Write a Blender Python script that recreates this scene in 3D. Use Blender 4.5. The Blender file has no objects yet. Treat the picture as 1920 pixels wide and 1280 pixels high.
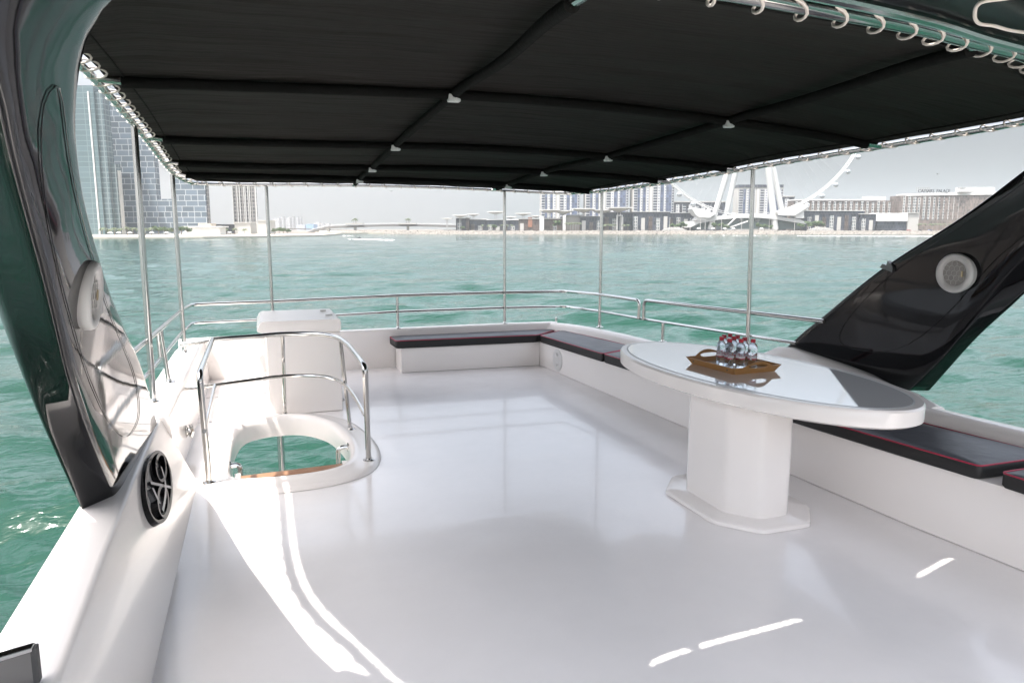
import bpy, bmesh, math, random
from mathutils import Vector, Matrix
from math import sin, cos, pi, radians, sqrt, atan, atan2, hypot

S = bpy.context.scene
COL = S.collection
R = random.Random(7)

# ------------------------------------------------------------------ camera
F_PX, CX, CY, CAM_H, HOR = 1380.0, 960.0, 640.0, 1.8, 428.0
PITCH = atan((CY - HOR) / F_PX)
YAW = atan(480 / hypot(F_PX, CY - HOR))
SEA = -4.5
cam = bpy.data.objects.new("camera", bpy.data.cameras.new("camera"))
COL.objects.link(cam)
cam.location = (0, 0, CAM_H)
cam.rotation_euler = (pi / 2 - PITCH, 0, -YAW)
cam.data.sensor_width = 36
cam.data.lens = 36 * F_PX / 1920
cam.data.clip_start = 0.05
cam.data.clip_end = 20000
S.camera = cam


def ray(x, y):
    u, v = x - CX, CY - y
    fw = F_PX * cos(PITCH) + v * sin(PITCH)
    up = v * cos(PITCH) - F_PX * sin(PITCH)
    return Vector((u * cos(YAW) + fw * sin(YAW), -u * sin(YAW) + fw * cos(YAW), up))


def on_z(x, y, z):
    """world point seen at photo pixel (x, y) on the level z"""
    r = ray(x, y)
    return Vector((0, 0, CAM_H)) + r * ((z - CAM_H) / r.z)


def far(x, D, z=None, y=None):
    """survey point: bearing of photo column x, D metres ahead; z given or read from row y"""
    u = (x - CX) / (F_PX / cos(PITCH))
    X = D * (sin(YAW) + u * cos(YAW))
    Y = D * (cos(YAW) - u * sin(YAW))
    if z is None:
        z = CAM_H + D * (HOR - y) / 1396.0
    return Vector((X, Y, z))


# ------------------------------------------------------------------ materials
MATS = {}


def mat(name, col, rough=0.5, metal=0.0, coat=0.0, spec=0.5, var=0.0, vscale=3.0, bump=0.0, bscale=20.0, trans=0.0, ior=1.45, stretch=None, rvar=0.0):
    if name in MATS:
        return MATS[name]
    m = bpy.data.materials.new(name)
    m.use_nodes = True
    nt = m.node_tree
    b = nt.nodes["Principled BSDF"]
    b.inputs["Base Color"].default_value = (*col, 1)
    b.inputs["Roughness"].default_value = rough
    b.inputs["Metallic"].default_value = metal
    b.inputs["Coat Weight"].default_value = coat
    b.inputs["Coat Roughness"].default_value = 0.04
    b.inputs["Specular IOR Level"].default_value = spec
    b.inputs["Transmission Weight"].default_value = trans
    b.inputs["IOR"].default_value = ior
    tc = nt.nodes.new("ShaderNodeTexCoord")
    mp = nt.nodes.new("ShaderNodeMapping")
    nt.links.new(tc.outputs["Object"], mp.inputs[0])
    if stretch:
        mp.inputs["Scale"].default_value = stretch
    if var or rvar:
        n = nt.nodes.new("ShaderNodeTexNoise")
        n.inputs["Scale"].default_value = vscale
        n.inputs["Detail"].default_value = 6
        n.inputs["Roughness"].default_value = 0.65
        nt.links.new(mp.outputs[0], n.inputs["Vector"])
        if var:
            mx = nt.nodes.new("ShaderNodeMix")
            mx.data_type = 'RGBA'
            mx.inputs[6].default_value = (*[c * (1 - var) for c in col], 1)
            mx.inputs[7].default_value = (*[min(1, c * (1 + var)) for c in col], 1)
            nt.links.new(n.outputs["Fac"], mx.inputs[0])
            nt.links.new(mx.outputs[2], b.inputs["Base Color"])
        if rvar:
            mr = nt.nodes.new("ShaderNodeMapRange")
            mr.inputs["From Min"].default_value = 0.3
            mr.inputs["From Max"].default_value = 0.7
            mr.inputs["To Min"].default_value = max(0.01, rough - rvar)
            mr.inputs["To Max"].default_value = rough + rvar
            nt.links.new(n.outputs["Fac"], mr.inputs[0])
            nt.links.new(mr.outputs[0], b.inputs["Roughness"])
    if bump:
        n2 = nt.nodes.new("ShaderNodeTexNoise")
        n2.inputs["Scale"].default_value = bscale
        n2.inputs["Detail"].default_value = 4
        nt.links.new(mp.outputs[0], n2.inputs["Vector"])
        bp = nt.nodes.new("ShaderNodeBump")
        bp.inputs["Strength"].default_value = 1.0
        bp.inputs["Distance"].default_value = bump
        nt.links.new(n2.outputs["Fac"], bp.inputs["Height"])
        nt.links.new(bp.outputs[0], b.inputs["Normal"])
    MATS[name] = m
    return m


GEL = mat("white_gelcoat", (0.85, 0.80, 0.765), rough=0.22, coat=0.3, var=0.025, vscale=1.3, bump=0.0012, bscale=2.5)
DECK = mat("white_deck_gelcoat", (0.865, 0.83, 0.815), rough=0.2, coat=0.25, var=0.05, vscale=2.4, bump=0.0045, bscale=2.4, rvar=0.03)
STEEL = mat("polished_steel", (0.55, 0.54, 0.52), rough=0.13, metal=1.0)
CHROME = mat("bright_steel", (0.85, 0.85, 0.84), rough=0.12, metal=1.0)
BLACK = mat("black_gloss_paint", (0.008, 0.008, 0.009), rough=0.05, ior=1.40, bump=0.0015, bscale=1.7)
BLACKTOP = mat("black_gloss_lining", (0.006, 0.006, 0.006), rough=0.25)
CANVAS = mat("black_canvas", (0.0115, 0.0098, 0.0083), rough=0.85, spec=0.2, var=0.6, vscale=2.2, bump=0.06, bscale=2.0, stretch=(0.35, 2.6, 1))
SLEEVE = mat("black_sleeve_cloth", (0.008, 0.008, 0.0075), rough=0.9, spec=0.1, var=0.3, vscale=14, bump=0.006, bscale=30)
CORD = mat("white_cord", (0.58, 0.53, 0.48), rough=0.7)
TAPE = mat("silver_tape", (0.75, 0.75, 0.73), rough=0.45, metal=0.4, bump=0.01, bscale=60)
VINYL = mat("dark_grey_vinyl", (0.05, 0.052, 0.06), rough=0.42, spec=0.5, var=0.25, vscale=4, bump=0.010, bscale=5)
VINYLSIDE = mat("black_vinyl", (0.013, 0.013, 0.013), rough=0.5, var=0.2, vscale=8)
PIPING = mat("red_piping", (0.36, 0.015, 0.05), rough=0.5)
TEAK = mat("teak", (0.30, 0.16, 0.09), rough=0.5, var=0.35, vscale=6, stretch=(1, 14, 14))
BAMBOO = mat("bamboo_wood", (0.40, 0.20, 0.065), rough=0.4, var=0.25, vscale=8, stretch=(2, 2, 16), bump=0.0006, bscale=40)
PLASTIC = mat("white_plastic", (0.62, 0.60, 0.58), rough=0.4)
PET = mat("clear_plastic_bottle", (0.93, 0.97, 1.0), rough=0.04, trans=1.0, ior=1.22, bump=0.004, bscale=70)
CAPRED = mat("red_cap", (0.42, 0.012, 0.03), rough=0.35)
LABELRED = mat("red_label_print", (0.45, 0.05, 0.07), rough=0.4)
LABELWHITE = mat("white_label_print", (0.72, 0.66, 0.68), rough=0.4)
TABLETOP = mat("white_table_top", (0.76, 0.755, 0.76), rough=0.05, coat=1.0, var=0.015)
SEAL = mat("grey_seal", (0.42, 0.42, 0.42), rough=0.4)
DARKGLASS = mat("dark_glass", (0.02, 0.022, 0.025), rough=0.05, coat=1.0)


# ------------------------------------------------------------------ builders
ORG = {}


def register(o, org):
    ORG[o.name] = Vector(org)


def tag(o, label=None, cat=None, group=None, kind=None):
    if label: o["label"] = label
    if cat: o["category"] = cat
    if group: o["group"] = group
    if kind: o["kind"] = kind
    return o


def thing(name, loc, label, cat, group=None):
    o = bpy.data.objects.new(name, None)
    o.empty_display_size = 0.2
    COL.objects.link(o)
    o.location = loc
    register(o, loc)
    return tag(o, label, cat, group)


def catmull(pts, n=8, closed=False):
    P = [Vector((*p, 0)) if len(p) == 2 else Vector(p) for p in pts]
    out = []
    m = len(P)
    rng = range(m if closed else m - 1)
    for i in rng:
        if closed:
            a, b, c, d = P[i - 1], P[i], P[(i + 1) % m], P[(i + 2) % m]
        else:
            b, c = P[i], P[i + 1]
            a = P[i - 1] if i > 0 else b * 2 - c
            d = P[i + 2] if i + 2 < m else c * 2 - b
        for k in range(n):
            t = k / n
            out.append(0.5 * ((2 * b) + (c - a) * t + (2 * a - 5 * b + 4 * c - d) * t * t + (3 * b - a - 3 * c + d) * t ** 3))
    if not closed:
        out.append(P[-1].copy())
    return out


def fillet(pts, r, n=6, closed=False):
    """round the corners of a polyline"""
    P = [Vector(p) for p in pts]
    out = []
    m = len(P)
    for i in range(m):
        if not closed and i in (0, m - 1):
            out.append(P[i]); continue
        a, b, c = P[i - 1], P[i], P[(i + 1) % m]
        d1, d2 = (a - b), (c - b)
        rr = min(r, d1.length * 0.45, d2.length * 0.45)
        p1, p2 = b + d1.normalized() * rr, b + d2.normalized() * rr
        for k in range(n + 1):
            t = k / n
            out.append(p1 * (1 - t) ** 2 + b * 2 * t * (1 - t) + p2 * t * t)
    return out


class MB:
    def __init__(s):
        s.v = []; s.f = []; s.sm = []; s.mi = []; s.cur = 0

    def add(s, vs, fs, smooth=False):
        o = len(s.v)
        s.v += [Vector(v) for v in vs]
        for f in fs:
            s.f.append([i + o for i in f]); s.sm.append(smooth); s.mi.append(s.cur)
        return s

    def box(s, a, b):
        (x0, y0, z0), (x1, y1, z1) = a, b
        return s.add([(x0, y0, z0), (x1, y0, z0), (x1, y1, z0), (x0, y1, z0), (x0, y0, z1), (x1, y0, z1), (x1, y1, z1), (x0, y1, z1)],
                     [(0, 3, 2, 1), (4, 5, 6, 7), (0, 1, 5, 4), (1, 2, 6, 5), (2, 3, 7, 6), (3, 0, 4, 7)])

    def obox(s, o, ax, ay, az):
        """box from corner o along three edge vectors"""
        o, ax, ay, az = map(Vector, (o, ax, ay, az))
        vs = [o, o + ax, o + ax + ay, o + ay]
        vs += [v + az for v in vs]
        return s.add(vs, [(0, 3, 2, 1), (4, 5, 6, 7), (0, 1, 5, 4), (1, 2, 6, 5), (2, 3, 7, 6), (3, 0, 4, 7)])

    def tube(s, path, r, n=10, closed=False, caps=True):
        P = [Vector(p) for p in path]
        m = len(P)
        T = []
        for i in range(m):
            if closed:
                t = P[(i + 1) % m] - P[i - 1]
            else:
                t = P[min(i + 1, m - 1)] - P[max(i - 1, 0)]
            T.append(t.normalized())
        ref = Vector((0, 0, 1)) if abs(T[0].z) < 0.9 else Vector((1, 0, 0))
        u = T[0].cross(ref).normalized()
        vs = []
        for i in range(m):
            u = (u - T[i] * u.dot(T[i])).normalized()
            w = T[i].cross(u)
            rr = r[i] if isinstance(r, (list, tuple)) else r
            for k in range(n):
                a = 2 * pi * k / n
                vs.append(P[i] + (u * cos(a) + w * sin(a)) * rr)
        fs = []
        for i in range(m if closed else m - 1):
            j = (i + 1) % m
            for k in range(n):
                l = (k + 1) % n
                fs.append((i * n + k, i * n + l, j * n + l, j * n + k))
        if caps and not closed:
            fs.append(tuple(range(n))[::-1]); fs.append(tuple(range((m - 1) * n, m * n)))
        return s.add(vs, fs, True)

    def lathe(s, prof, c, n=24, axis=(0, 0, 1)):
        """prof: (radius, height) pairs along axis from c"""
        c = Vector(c); ax = Vector(axis).normalized()
        ref = Vector((1, 0, 0)) if abs(ax.x) < 0.9 else Vector((0, 1, 0))
        u = ax.cross(ref).normalized(); w = ax.cross(u)
        vs = []
        for (r, h) in prof:
            for k in range(n):
                a = 2 * pi * k / n
                vs.append(c + ax * h + (u * cos(a) + w * sin(a)) * r)
        fs = []
        for i in range(len(prof) - 1):
            for k in range(n):
                l = (k + 1) % n
                fs.append((i * n + k, i * n + l, (i + 1) * n + l, (i + 1) * n + k))
        fs.append(tuple(range(n))[::-1]); fs.append(tuple(range((len(prof) - 1) * n, len(prof) * n)))
        return s.add(vs, fs, True)

    def rings(s, rs, closed_ends=True, smooth=True, loop=False):
        """skin a list of equal closed rings"""
        n = len(rs[0]); m = len(rs)
        vs = [p for r in rs for p in r]
        fs = []
        for i in range(m if loop else m - 1):
            j = (i + 1) % m
            for k in range(n):
                l = (k + 1) % n
                fs.append((i * n + k, i * n + l, j * n + l, j * n + k))
        if closed_ends and not loop:
            fs.append(tuple(range(n))[::-1]); fs.append(tuple(range((m - 1) * n, m * n)))
        return s.add(vs, fs, smooth)

    def strips(s, rows, smooth=True):
        """open grid of rows"""
        n = len(rows[0])
        vs = [p for r in rows for p in r]
        fs = [(i * n + k, i * n + k + 1, (i + 1) * n + k + 1, (i + 1) * n + k) for i in range(len(rows) - 1) for k in range(n - 1)]
        return s.add(vs, fs, smooth)

    def prism(s, poly, d, smooth=False):
        """polygon (3d points) pushed along vector d"""
        P = [Vector(p) for p in poly]; d = Vector(d); n = len(P)
        vs = P + [p + d for p in P]
        fs = [tuple(range(n))[::-1], tuple(range(n, 2 * n))] + [(i, (i + 1) % n, n + (i + 1) % n, n + i) for i in range(n)]
        return s.add(vs, fs, smooth)

    def build(s, name, m, parent=None, label=None, cat=None, group=None, kind=None, bevel=0, bseg=2, sharp=35, org=None, fix=True):
        if parent is not None:
            base = ORG[parent.name]
        elif org is not None:
            base = Vector(org)
        else:
            xs = s.v
            base = Vector((sum(v.x for v in xs) / len(xs), sum(v.y for v in xs) / len(xs), min(v.z for v in xs)))
        me = bpy.data.meshes.new(name)
        me.from_pydata([v - base for v in s.v], [], s.f)
        me.polygons.foreach_set("use_smooth", s.sm)
        for mm in (m if isinstance(m, (list, tuple)) else [m]):
            me.materials.append(mm)
        me.polygons.foreach_set("material_index", s.mi)
        if fix:
            bm = bmesh.new(); bm.from_mesh(me)
            bmesh.ops.recalc_face_normals(bm, faces=bm.faces)
            bm.to_mesh(me); bm.free()
        me.update()
        if any(s.sm):
            me.set_sharp_from_angle(angle=radians(sharp))
        o = bpy.data.objects.new(name, me)
        COL.objects.link(o)
        if parent is not None:
            o.parent = parent
        else:
            o.location = base
        register(o, base)
        if bevel:
            md = o.modifiers.new("bevel", 'BEVEL')
            md.width = bevel; md.segments = bseg; md.limit_method = 'ANGLE'; md.angle_limit = radians(35)
            md.harden_normals = True
        return tag(o, label, cat, group, kind)


def lerp(a, b, t):
    return a + (b - a) * t


def interp(tab, x):
    if x <= tab[0][0]: return tab[0][1]
    for (x0, y0), (x1, y1) in zip(tab, tab[1:]):
        if x <= x1:
            return lerp(y0, y1, (x - x0) / (x1 - x0))
    return tab[-1][1]


def copy_tree(o, loc, label=None, name=None):
    c = o.copy(); COL.objects.link(c); c.location = loc
    if label: c["label"] = label
    for ch in list(o.children):
        d = ch.copy(); COL.objects.link(d); d.parent = c
        for g in list(ch.children):
            e = g.copy(); COL.objects.link(e); e.parent = d
    return c


# ------------------------------------------------------------------ deck and stair opening
HOLE = catmull([(-0.20, 5.36), (0.13, 5.31), (0.45, 5.37), (0.60, 5.56), (0.655, 5.9), (0.635, 6.3), (0.54, 6.75), (0.32, 7.06), (0.03, 7.10), (-0.2, 6.93),
                (-0.285, 6.55), (-0.30, 6.0), (-0.285, 5.55)], 8, True)
HC = Vector((0.17, 6.15, 0))


def hole_ring(off, z):
    n = len(HOLE); out = []
    for i in range(n):
        t = (HOLE[(i + 1) % n] - HOLE[i - 1]).normalized()
        nrm = Vector((t.y, -t.x, 0))
        p = HOLE[i] + nrm * off
        out.append(Vector((p.x, p.y, z)))
    return out


def deck():
    outer = [(-0.52, -4), (4.2, -4), (4.2, 9.6), (-0.7, 9.6), (-0.7, 5.58), (-0.52, 5.58)]
    ring = hole_ring(0.03, 0)
    bm = bmesh.new()
    es = []
    for loop in ([Vector((x, y, 0)) for x, y in outer], ring):
        vs = [bm.verts.new(p) for p in loop]
        es += [bm.edges.new((vs[i], vs[(i + 1) % len(vs)])) for i in range(len(vs))]
    bmesh.ops.triangle_fill(bm, use_beauty=True, use_dissolve=False, edges=es, normal=(0, 0, 1))
    top = list(bm.faces)
    ret = bmesh.ops.extrude_face_region(bm, geom=top)
    bmesh.ops.translate(bm, verts=[v for v in ret["geom"] if isinstance(v, bmesh.types.BMVert)], vec=(0, 0, -0.14))
    bmesh.ops.recalc_face_normals(bm, faces=bm.faces)
    me = bpy.data.meshes.new("deck"); bm.to_mesh(me); bm.free()
    me.materials.append(DECK)
    o = bpy.data.objects.new("deck", me); COL.objects.link(o)
    tag(o, "glossy white gelcoat deck floor of the yacht", None, None, "structure")
    if "category" in o: del o["category"]
    return o


deck()
for k, (xa, ya, xb_, yb_) in enumerate(((-0.60, 7.27, 0.03, 7.33), (-0.60, 8.35, 0.03, 8.42))):
    a, b = Vector((xa, ya, 0.001)), Vector((xb_, yb_, 0.001))
    MB().obox(a, b - a, (0, 0.012, 0), (0, 0, 0.003)).build("deck_seam", SEAL, None, "thin grey seam across the deck behind the stair opening", kind="structure")

st = thing("stair_opening", (0.17, 6.15, 0), "rounded stair opening in the white deck with raised coaming and sea showing below", "stairwell")
cm = MB()
prof = [(0.215, 0.003), (0.20, 0.022), (0.17, 0.032), (0.09, 0.036), (0.05, 0.05), (0.02, 0.06), (-0.005, 0.052), (-0.022, 0.03), (-0.03, 0.0), (-0.03, -0.07), (-0.028, -0.135), (0.0, -0.146), (0.02, -0.142), (0.02, -0.02)]


def coam_ring(off, z):
    rg = hole_ring(off, z)
    for p in rg:
        if p.x < -0.46: p.x = -0.46 - (p.x + 0.46) * 0.02
    return rg


cm.rings([coam_ring(o, z) for o, z in prof], closed_ends=False)
cm.build("coaming", GEL, st, sharp=60)
stp = MB()
a, b = Vector((-0.20, 5.55, -0.06)), Vector((0.55, 5.61, -0.06))
stp.obox(a, b - a, (0, 0.10, 0), (0, 0, 0.035))
stp.build("step", TEAK, st, bevel=0.004)
for sgn, bx, tx, yy in ((1, -0.30, -0.205, 5.80), (-1, 0.655, 0.547, 6.0)):
    h = MB()
    h.tube(fillet([(bx, yy, 0.015), (tx, yy, 0.02), (tx, yy - 0.02, -0.75)], 0.07), 0.019)
    h.lathe([(0.035, 0), (0.035, 0.008), (0.02, 0.012)], (bx + sgn * 0.022, yy, 0.015), 16, (sgn, 0, 0))
    h.build("handrail", STEEL, st)
MB().tube([(0.14, 8.2, -2.6), (0.14, 8.2, -0.142)], 0.036, 16).build("support_pole", STEEL, st)
MB().box((-0.24, 5.52, -0.9), (-0.202, 5.70, -0.02)).build("stringer", GEL, st)
MB().box((0.552, 5.58, -0.9), (0.59, 5.76, -0.02)).build("stringer", GEL, st)

# guard rail round the opening
gr = thing("guard_rail", (0.17, 6.1, 0.035), "low steel guard rail hoop around the stair opening", "railing")
tp = catmull([(-0.405, 5.1, 0.85), (-0.395, 5.9, 0.86), (-0.39, 6.67, 0.86)], 4)
rail = fillet([(-0.40, 5.40, 0.03), (-0.40, 5.17, 0.85), (-0.40, 6.72, 0.86)], 0.09, 5)
g = MB(); g.tube(rail, 0.021, 12)
top = fillet([(-0.66, 6.78, 0.82), (-0.40, 6.72, 0.86)], .05) + catmull([(-0.05, 6.80, 0.86), (0.18, 6.87, 0.86), (0.46, 6.80, 0.858), (0.62, 6.55, 0.855), (0.672, 6.1, 0.85)], 6) + fillet([(0.675, 5.55, 0.845), (0.675, 5.13, 0.84), (0.735, 5.54, 0.03)], 0.09, 5)
g.tube(top, 0.021, 12)
g.build("top_rail", STEEL, gr)
g = MB()
mid = [(-0.64, 6.72, 0.45), (-0.40, 6.68, 0.47)] + catmull([(-0.05, 6.83, 0.47), (0.18, 6.90, 0.47), (0.47, 6.83, 0.465), (0.63, 6.58, 0.46), (0.685, 6.1, 0.45), (0.70, 5.38, 0.43)], 6)
g.tube(mid, 0.016, 10)
g.tube([(-0.40, 5.26, 0.44), (-0.40, 6.68, 0.47)], 0.016, 10)
g.build("mid_rail", STEEL, gr)
for (x, y, z0, tx, ty, tz) in ((0.175, 7.23, 0.03, 0.18, 6.87, 0.85), (0.705, 6.48, 0.03, 0.645, 6.47, 0.845)):
    p = MB(); p.tube([(x, y, z0), (tx, ty, tz)], 0.017, 10); p.build("post", STEEL, gr)
for (x, y) in ((-0.40, 5.40), (0.735, 5.54), (0.175, 7.23), (0.705, 6.48)):
    f = MB(); f.lathe([(0.045, 0.0), (0.045, 0.006), (0.024, 0.012), (0.022, 0.03)], (x, y, 0.031), 18); f.build("foot_flange", STEEL, gr)

# ------------------------------------------------------------------ bulwark
bw = thing("bulwark", (1.8, 9.5, 0), "low white moulded bulwark wall closing the deck on three sides", "bulwark")
ZB = lambda y: interp([(-4, 0.62), (3.3, 0.585), (9.5, 0.51)], y)


def wall(secs, name, cap=True):
    m = MB()
    m.rings([[Vector(p) for p in s] for s in secs], closed_ends=cap)
    return m


def round_profile(pts, r=0.03, n=3):
    return fillet(pts, r, n, True)


# port side, near run with sloped inner face, then the far run with an upright face
secs = []
for y in (-4, -1, 1, 2.3, 3.3, 4.2, 5.0, 5.52):
    xi = interp([(-4, -0.55), (2.3, -0.615), (3.3, -0.655), (5.5, -0.695)], y)
    xo = interp([(-4, -0.84), (2.6, -0.865), (9, -0.9)], y)
    zt = interp([(-4, 0.5), (5.5, 0.49)], y)
    secs.append(round_profile([(xo - 0.02, y, -0.5), (xo, y, zt - 0.005), (xi, y, zt), (-0.485, y, 0.0), (-0.485, y, -0.12), (-0.6, y, -0.5)], 0.02))
wall(secs, "p").build("wall", GEL, bw, sharp=40, label="port bulwark with sloping inner face")
secs = []
for y in (5.525, 6.5, 7.5, 8.6, 9.36):
    xo = -0.9 + max(0, y - 8.6) * 0.06
    secs.append(round_profile([(xo - 0.02, y, -0.5), (xo, y, 0.485), (-0.69, y, 0.49), (-0.665, y, 0.52), (-0.64, y, 0.49), (-0.61, y, 0.0), (-0.61, y, -0.5)], 0.015))
wall(secs, "p2").build("wall", GEL, bw, sharp=40, label="far port bulwark with raised inner bead")
# stern
secs = []
STERN = [(-0.92, 9.28), (-0.6, 9.34), (0.2, 9.42), (1.7, 9.47), (3.2, 9.46), (3.9, 9.42)]
for x in (-0.92, -0.6, -0.2, 0.2, 0.9, 1.7, 2.5, 3.2, 3.9):
    y = interp(STERN, x)
    secs.append(round_profile([(x, y + 0.2, -0.5), (x, y + 0.2, 0.50), (x, y - 0.02, 0.515), (x, y + 0.04, 0.0), (x, y + 0.05, -0.5)], 0.025))
wall(secs, "s").build("wall", GEL, bw, sharp=40)
# starboard
SBI = [(-4, 4.33), (3.06, 4.33), (3.8, 4.27), (5.5, 4.19), (8.0, 4.13), (8.7, 4.06), (9.2, 3.92), (9.42, 3.75)]
secs = []
for y in (-4, 0, 2, 3, 3.6, 4.2, 5.0, 6, 7, 8, 8.5, 8.8, 9.05, 9.25, 9.42):
    xi = interp(SBI, y); z = ZB(y)
    wd = interp([(-4, .25), (4, 0.24), (5.5, 0.22), (7, 0.2), (9, 0.19), (9.42, .19)], y)
    dy = interp([(8.4, 0), (9.42, 0.19)], y)
    secs.append(round_profile([(xi + wd + 0.02, y + dy, -0.5), (xi + wd, y + dy, z - 0.03), (xi + 0.02, y, z), (xi - 0.03, y, 0.3), (xi - 0.03, y, -0.5)], 0.06, 4))
wall(secs, "sb").build("wall", GEL, bw, sharp=40, label="starboard bulwark behind the cushions")
# starboard fairing that carries the arch leg
fr = MB()
low = [(4.22, 5.75), (4.24, 5.4), (4.26, 4.9), (4.28, 4.4), (4.30, 4.05), (4.32, 3.75)]
zt = [(5.75, 0.56), (5.42, 0.765), (4.8, 0.69), (4.24, 0.615), (4.0, 0.60), (3.75, 0.585)]
rs = []
for k in range(15):
    y = 5.75 - 2.0 * k / 14
    xi = interp(SBI, y) + 0.01
    z = interp([(b, c) for b, c in sorted([(p[0], p[1]) for p in zt])], y)
    xt = interp([(3.75, 4.42), (4.24, 4.66), (5.42, 4.45), (5.75, 4.3)], y)
    rs.append(round_profile([(xi, y, 0.45), (xi + 0.03, y, 0.56), (min(xt, xi + .3) - 0.01, y, z), (xi + interp([(3.75, 0.20), (4.3, 0.34), (4.7, 0.46)], y), y, z - 0.02), (xi + interp([(3.75, 0.22), (4.3, 0.37), (4.7, 0.5)], y), y, 0.45)], 0.03, 3))
fr.rings(rs).build("leg_fairing", GEL, bw, sharp=50)
hc = MB()
hc.lathe([(0.15, 0), (0.15, 0.006), (0.135, 0.014), (0.1, 0.016), (0.0, 0.016)], (-0.01, 9.425, 0.2), 32, (0.0, -1, 0))
hc.build("hatch_cover", PLASTIC, bw, label="round white hatch cover in the stern wall")
cl = MB()
cl.lathe([(0.05, 0), (0.05, 0.01), (0.03, 0.02), (0.03, 0.03)], (-0.62, 6.35, 0.17), 16, (1, 0, 0))
cl.tube([(-0.585, 6.35, 0.12), (-0.57, 6.35, 0.17), (-0.585, 6.35, 0.225)], 0.014, 8)
cl.build("latch", STEEL, bw)

# ------------------------------------------------------------------ bench
BX = [(-2, 3.86), (2.59, 3.76), (3.27, 3.69), (4.28, 3.645), (5.65, 3.617), (7, 3.562), (9.0, 3.475)]
ZS = lambda y: interp([(-2, 0.44), (2.8, 0.425), (9.0, 0.315)], y)
bn = thing("bench_seat", (3.7, 6, 0), "white built in bench running along the stern and starboard walls", "bench")
rs = []
for y in (-2, 0, 1.5, 2.59, 3.27, 4.28, 5.0, 5.65, 6.3, 7, 8, 9.0, 9.40):
    xf = interp(BX, y) if y < 9.01 else 3.475
    xo = interp(SBI, y) - 0.032
    xo = max(xo, xf + 0.1)
    rs.append(round_profile([(xf, y, 0.002), (xf, y, ZS(y)), (xo, y, ZS(y)), (xo, y, 0.002)], 0.012, 2))
MB().rings(rs).build("seat_base", GEL, bn, sharp=40, label="long starboard seat base")
rs = []
for x in (1.645, 2.3, 3.0, 3.47):
    y = lerp(9.055, 8.975, (x - 1.645) / 1.83)
    rs.append(round_profile([(x, y, 0.002), (x, y, 0.315), (x, 9.44, 0.315), (x, 9.44, 0.002)], 0.012, 2))
MB().rings(rs).build("seat_base", GEL, bn, sharp=40, label="stern seat base with open left end")
hc = MB()
hc.lathe([(0.14, 0), (0.14, 0.006), (0.125, 0.012), (0.1, 0.013), (0, 0.013)], (interp(BX, 8.42) + 0.002, 8.42, 0.165), 32, (-1, -0.04, 0))
for sz in (0.11, 0.235):
    hc.box((3.478, 8.40, sz - 0.015), (3.488, 8.45, sz + 0.015))
hc.build("hatch_cover", PLASTIC, bn, label="round white hatch cover")


def cushion(poly, z0f, th, label):
    """poly: plan outline, z0f(y): level it lies on"""
    c = Vector((sum(p[0] for p in poly) / len(poly), sum(p[1] for p in poly) / len(poly), 0))
    t = thing("seat_cushion", (c.x, c.y, z0f(c.x, c.y) + 0.001), label, "cushion", "dark grey cushions along the bench")

    def ring(off, h):
        out = []
        P = fillet([(x, y, 0) for x, y in poly], 0.035, 4, True)
        for p in P:
            d = p - c
            L = d.length
            q = c + d * ((L - off) / L)
            out.append(Vector((q.x, q.y, z0f(q.x, q.y) + h)))
        return out
    m = MB()
    m.rings([ring(0.012, 0.002), ring(0.0, 0.014), ring(0.0, th - 0.014), ring(0.006, th - 0.003)], closed_ends=True)
    m.build("cushion_side", VINYLSIDE, t, sharp=50)
    m = MB()
    m.rings([ring(0.008, th - 0.002), ring(0.05, th + 0.006), ring(0.16, th + 0.012), ring(0.21, th + 0.012)], closed_ends=True)
    m.build("cushion_top", VINYL, t, sharp=60)
    m = MB()
    m.tube(ring(0.003, th - 0.001), 0.0048, 6, closed=True)
    m.build("piping", PIPING, t)
    return t


zst = lambda x, y: 0.316
zsb = lambda x, y: ZS(y) + 0.001
cushion([(1.575, 9.035), (3.435, 8.955), (3.87, 9.37), (3.3, 9.42), (1.56, 9.42)], zst, 0.098, "long dark grey cushion on the stern bench, left of the corner")
xb = lambda y, g=0.012: interp(SBI, y) - 0.036 - g
xf = lambda y: interp(BX, y) - 0.03
cushion([(xf(8.93) + .01, 8.93), (xf(7.2), 7.2), (xb(7.5), 7.5), (xb(8.3), 8.3), (3.92, 9.3)], zsb, 0.095, "dark grey cushion in the far corner of the starboard bench with mitred end")
cushion([(xf(7.17), 7.17), (xf(5.1), 5.1), (xb(5.1), 5.1), (xb(7.47), 7.47)], zsb, 0.095, "dark grey cushion disappearing behind the far end of the oval table")
cushion([(xf(5.07), 5.07), (xf(4.0), 4.0), (xf(2.85), 2.85), (xb(2.85), 2.85), (xb(4.0), 4.0), (xb(5.07), 5.07)], zsb, 0.082, "dark grey cushion on the starboard bench under the near end of the oval table")
cushion([(xf(2.74), 2.74), (xf(0.8), 0.8), (xb(0.8), 0.8), (xb(2.74), 2.74)], zsb, 0.082, "nearest dark grey cushion, only its corner in view at the right edge")

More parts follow.
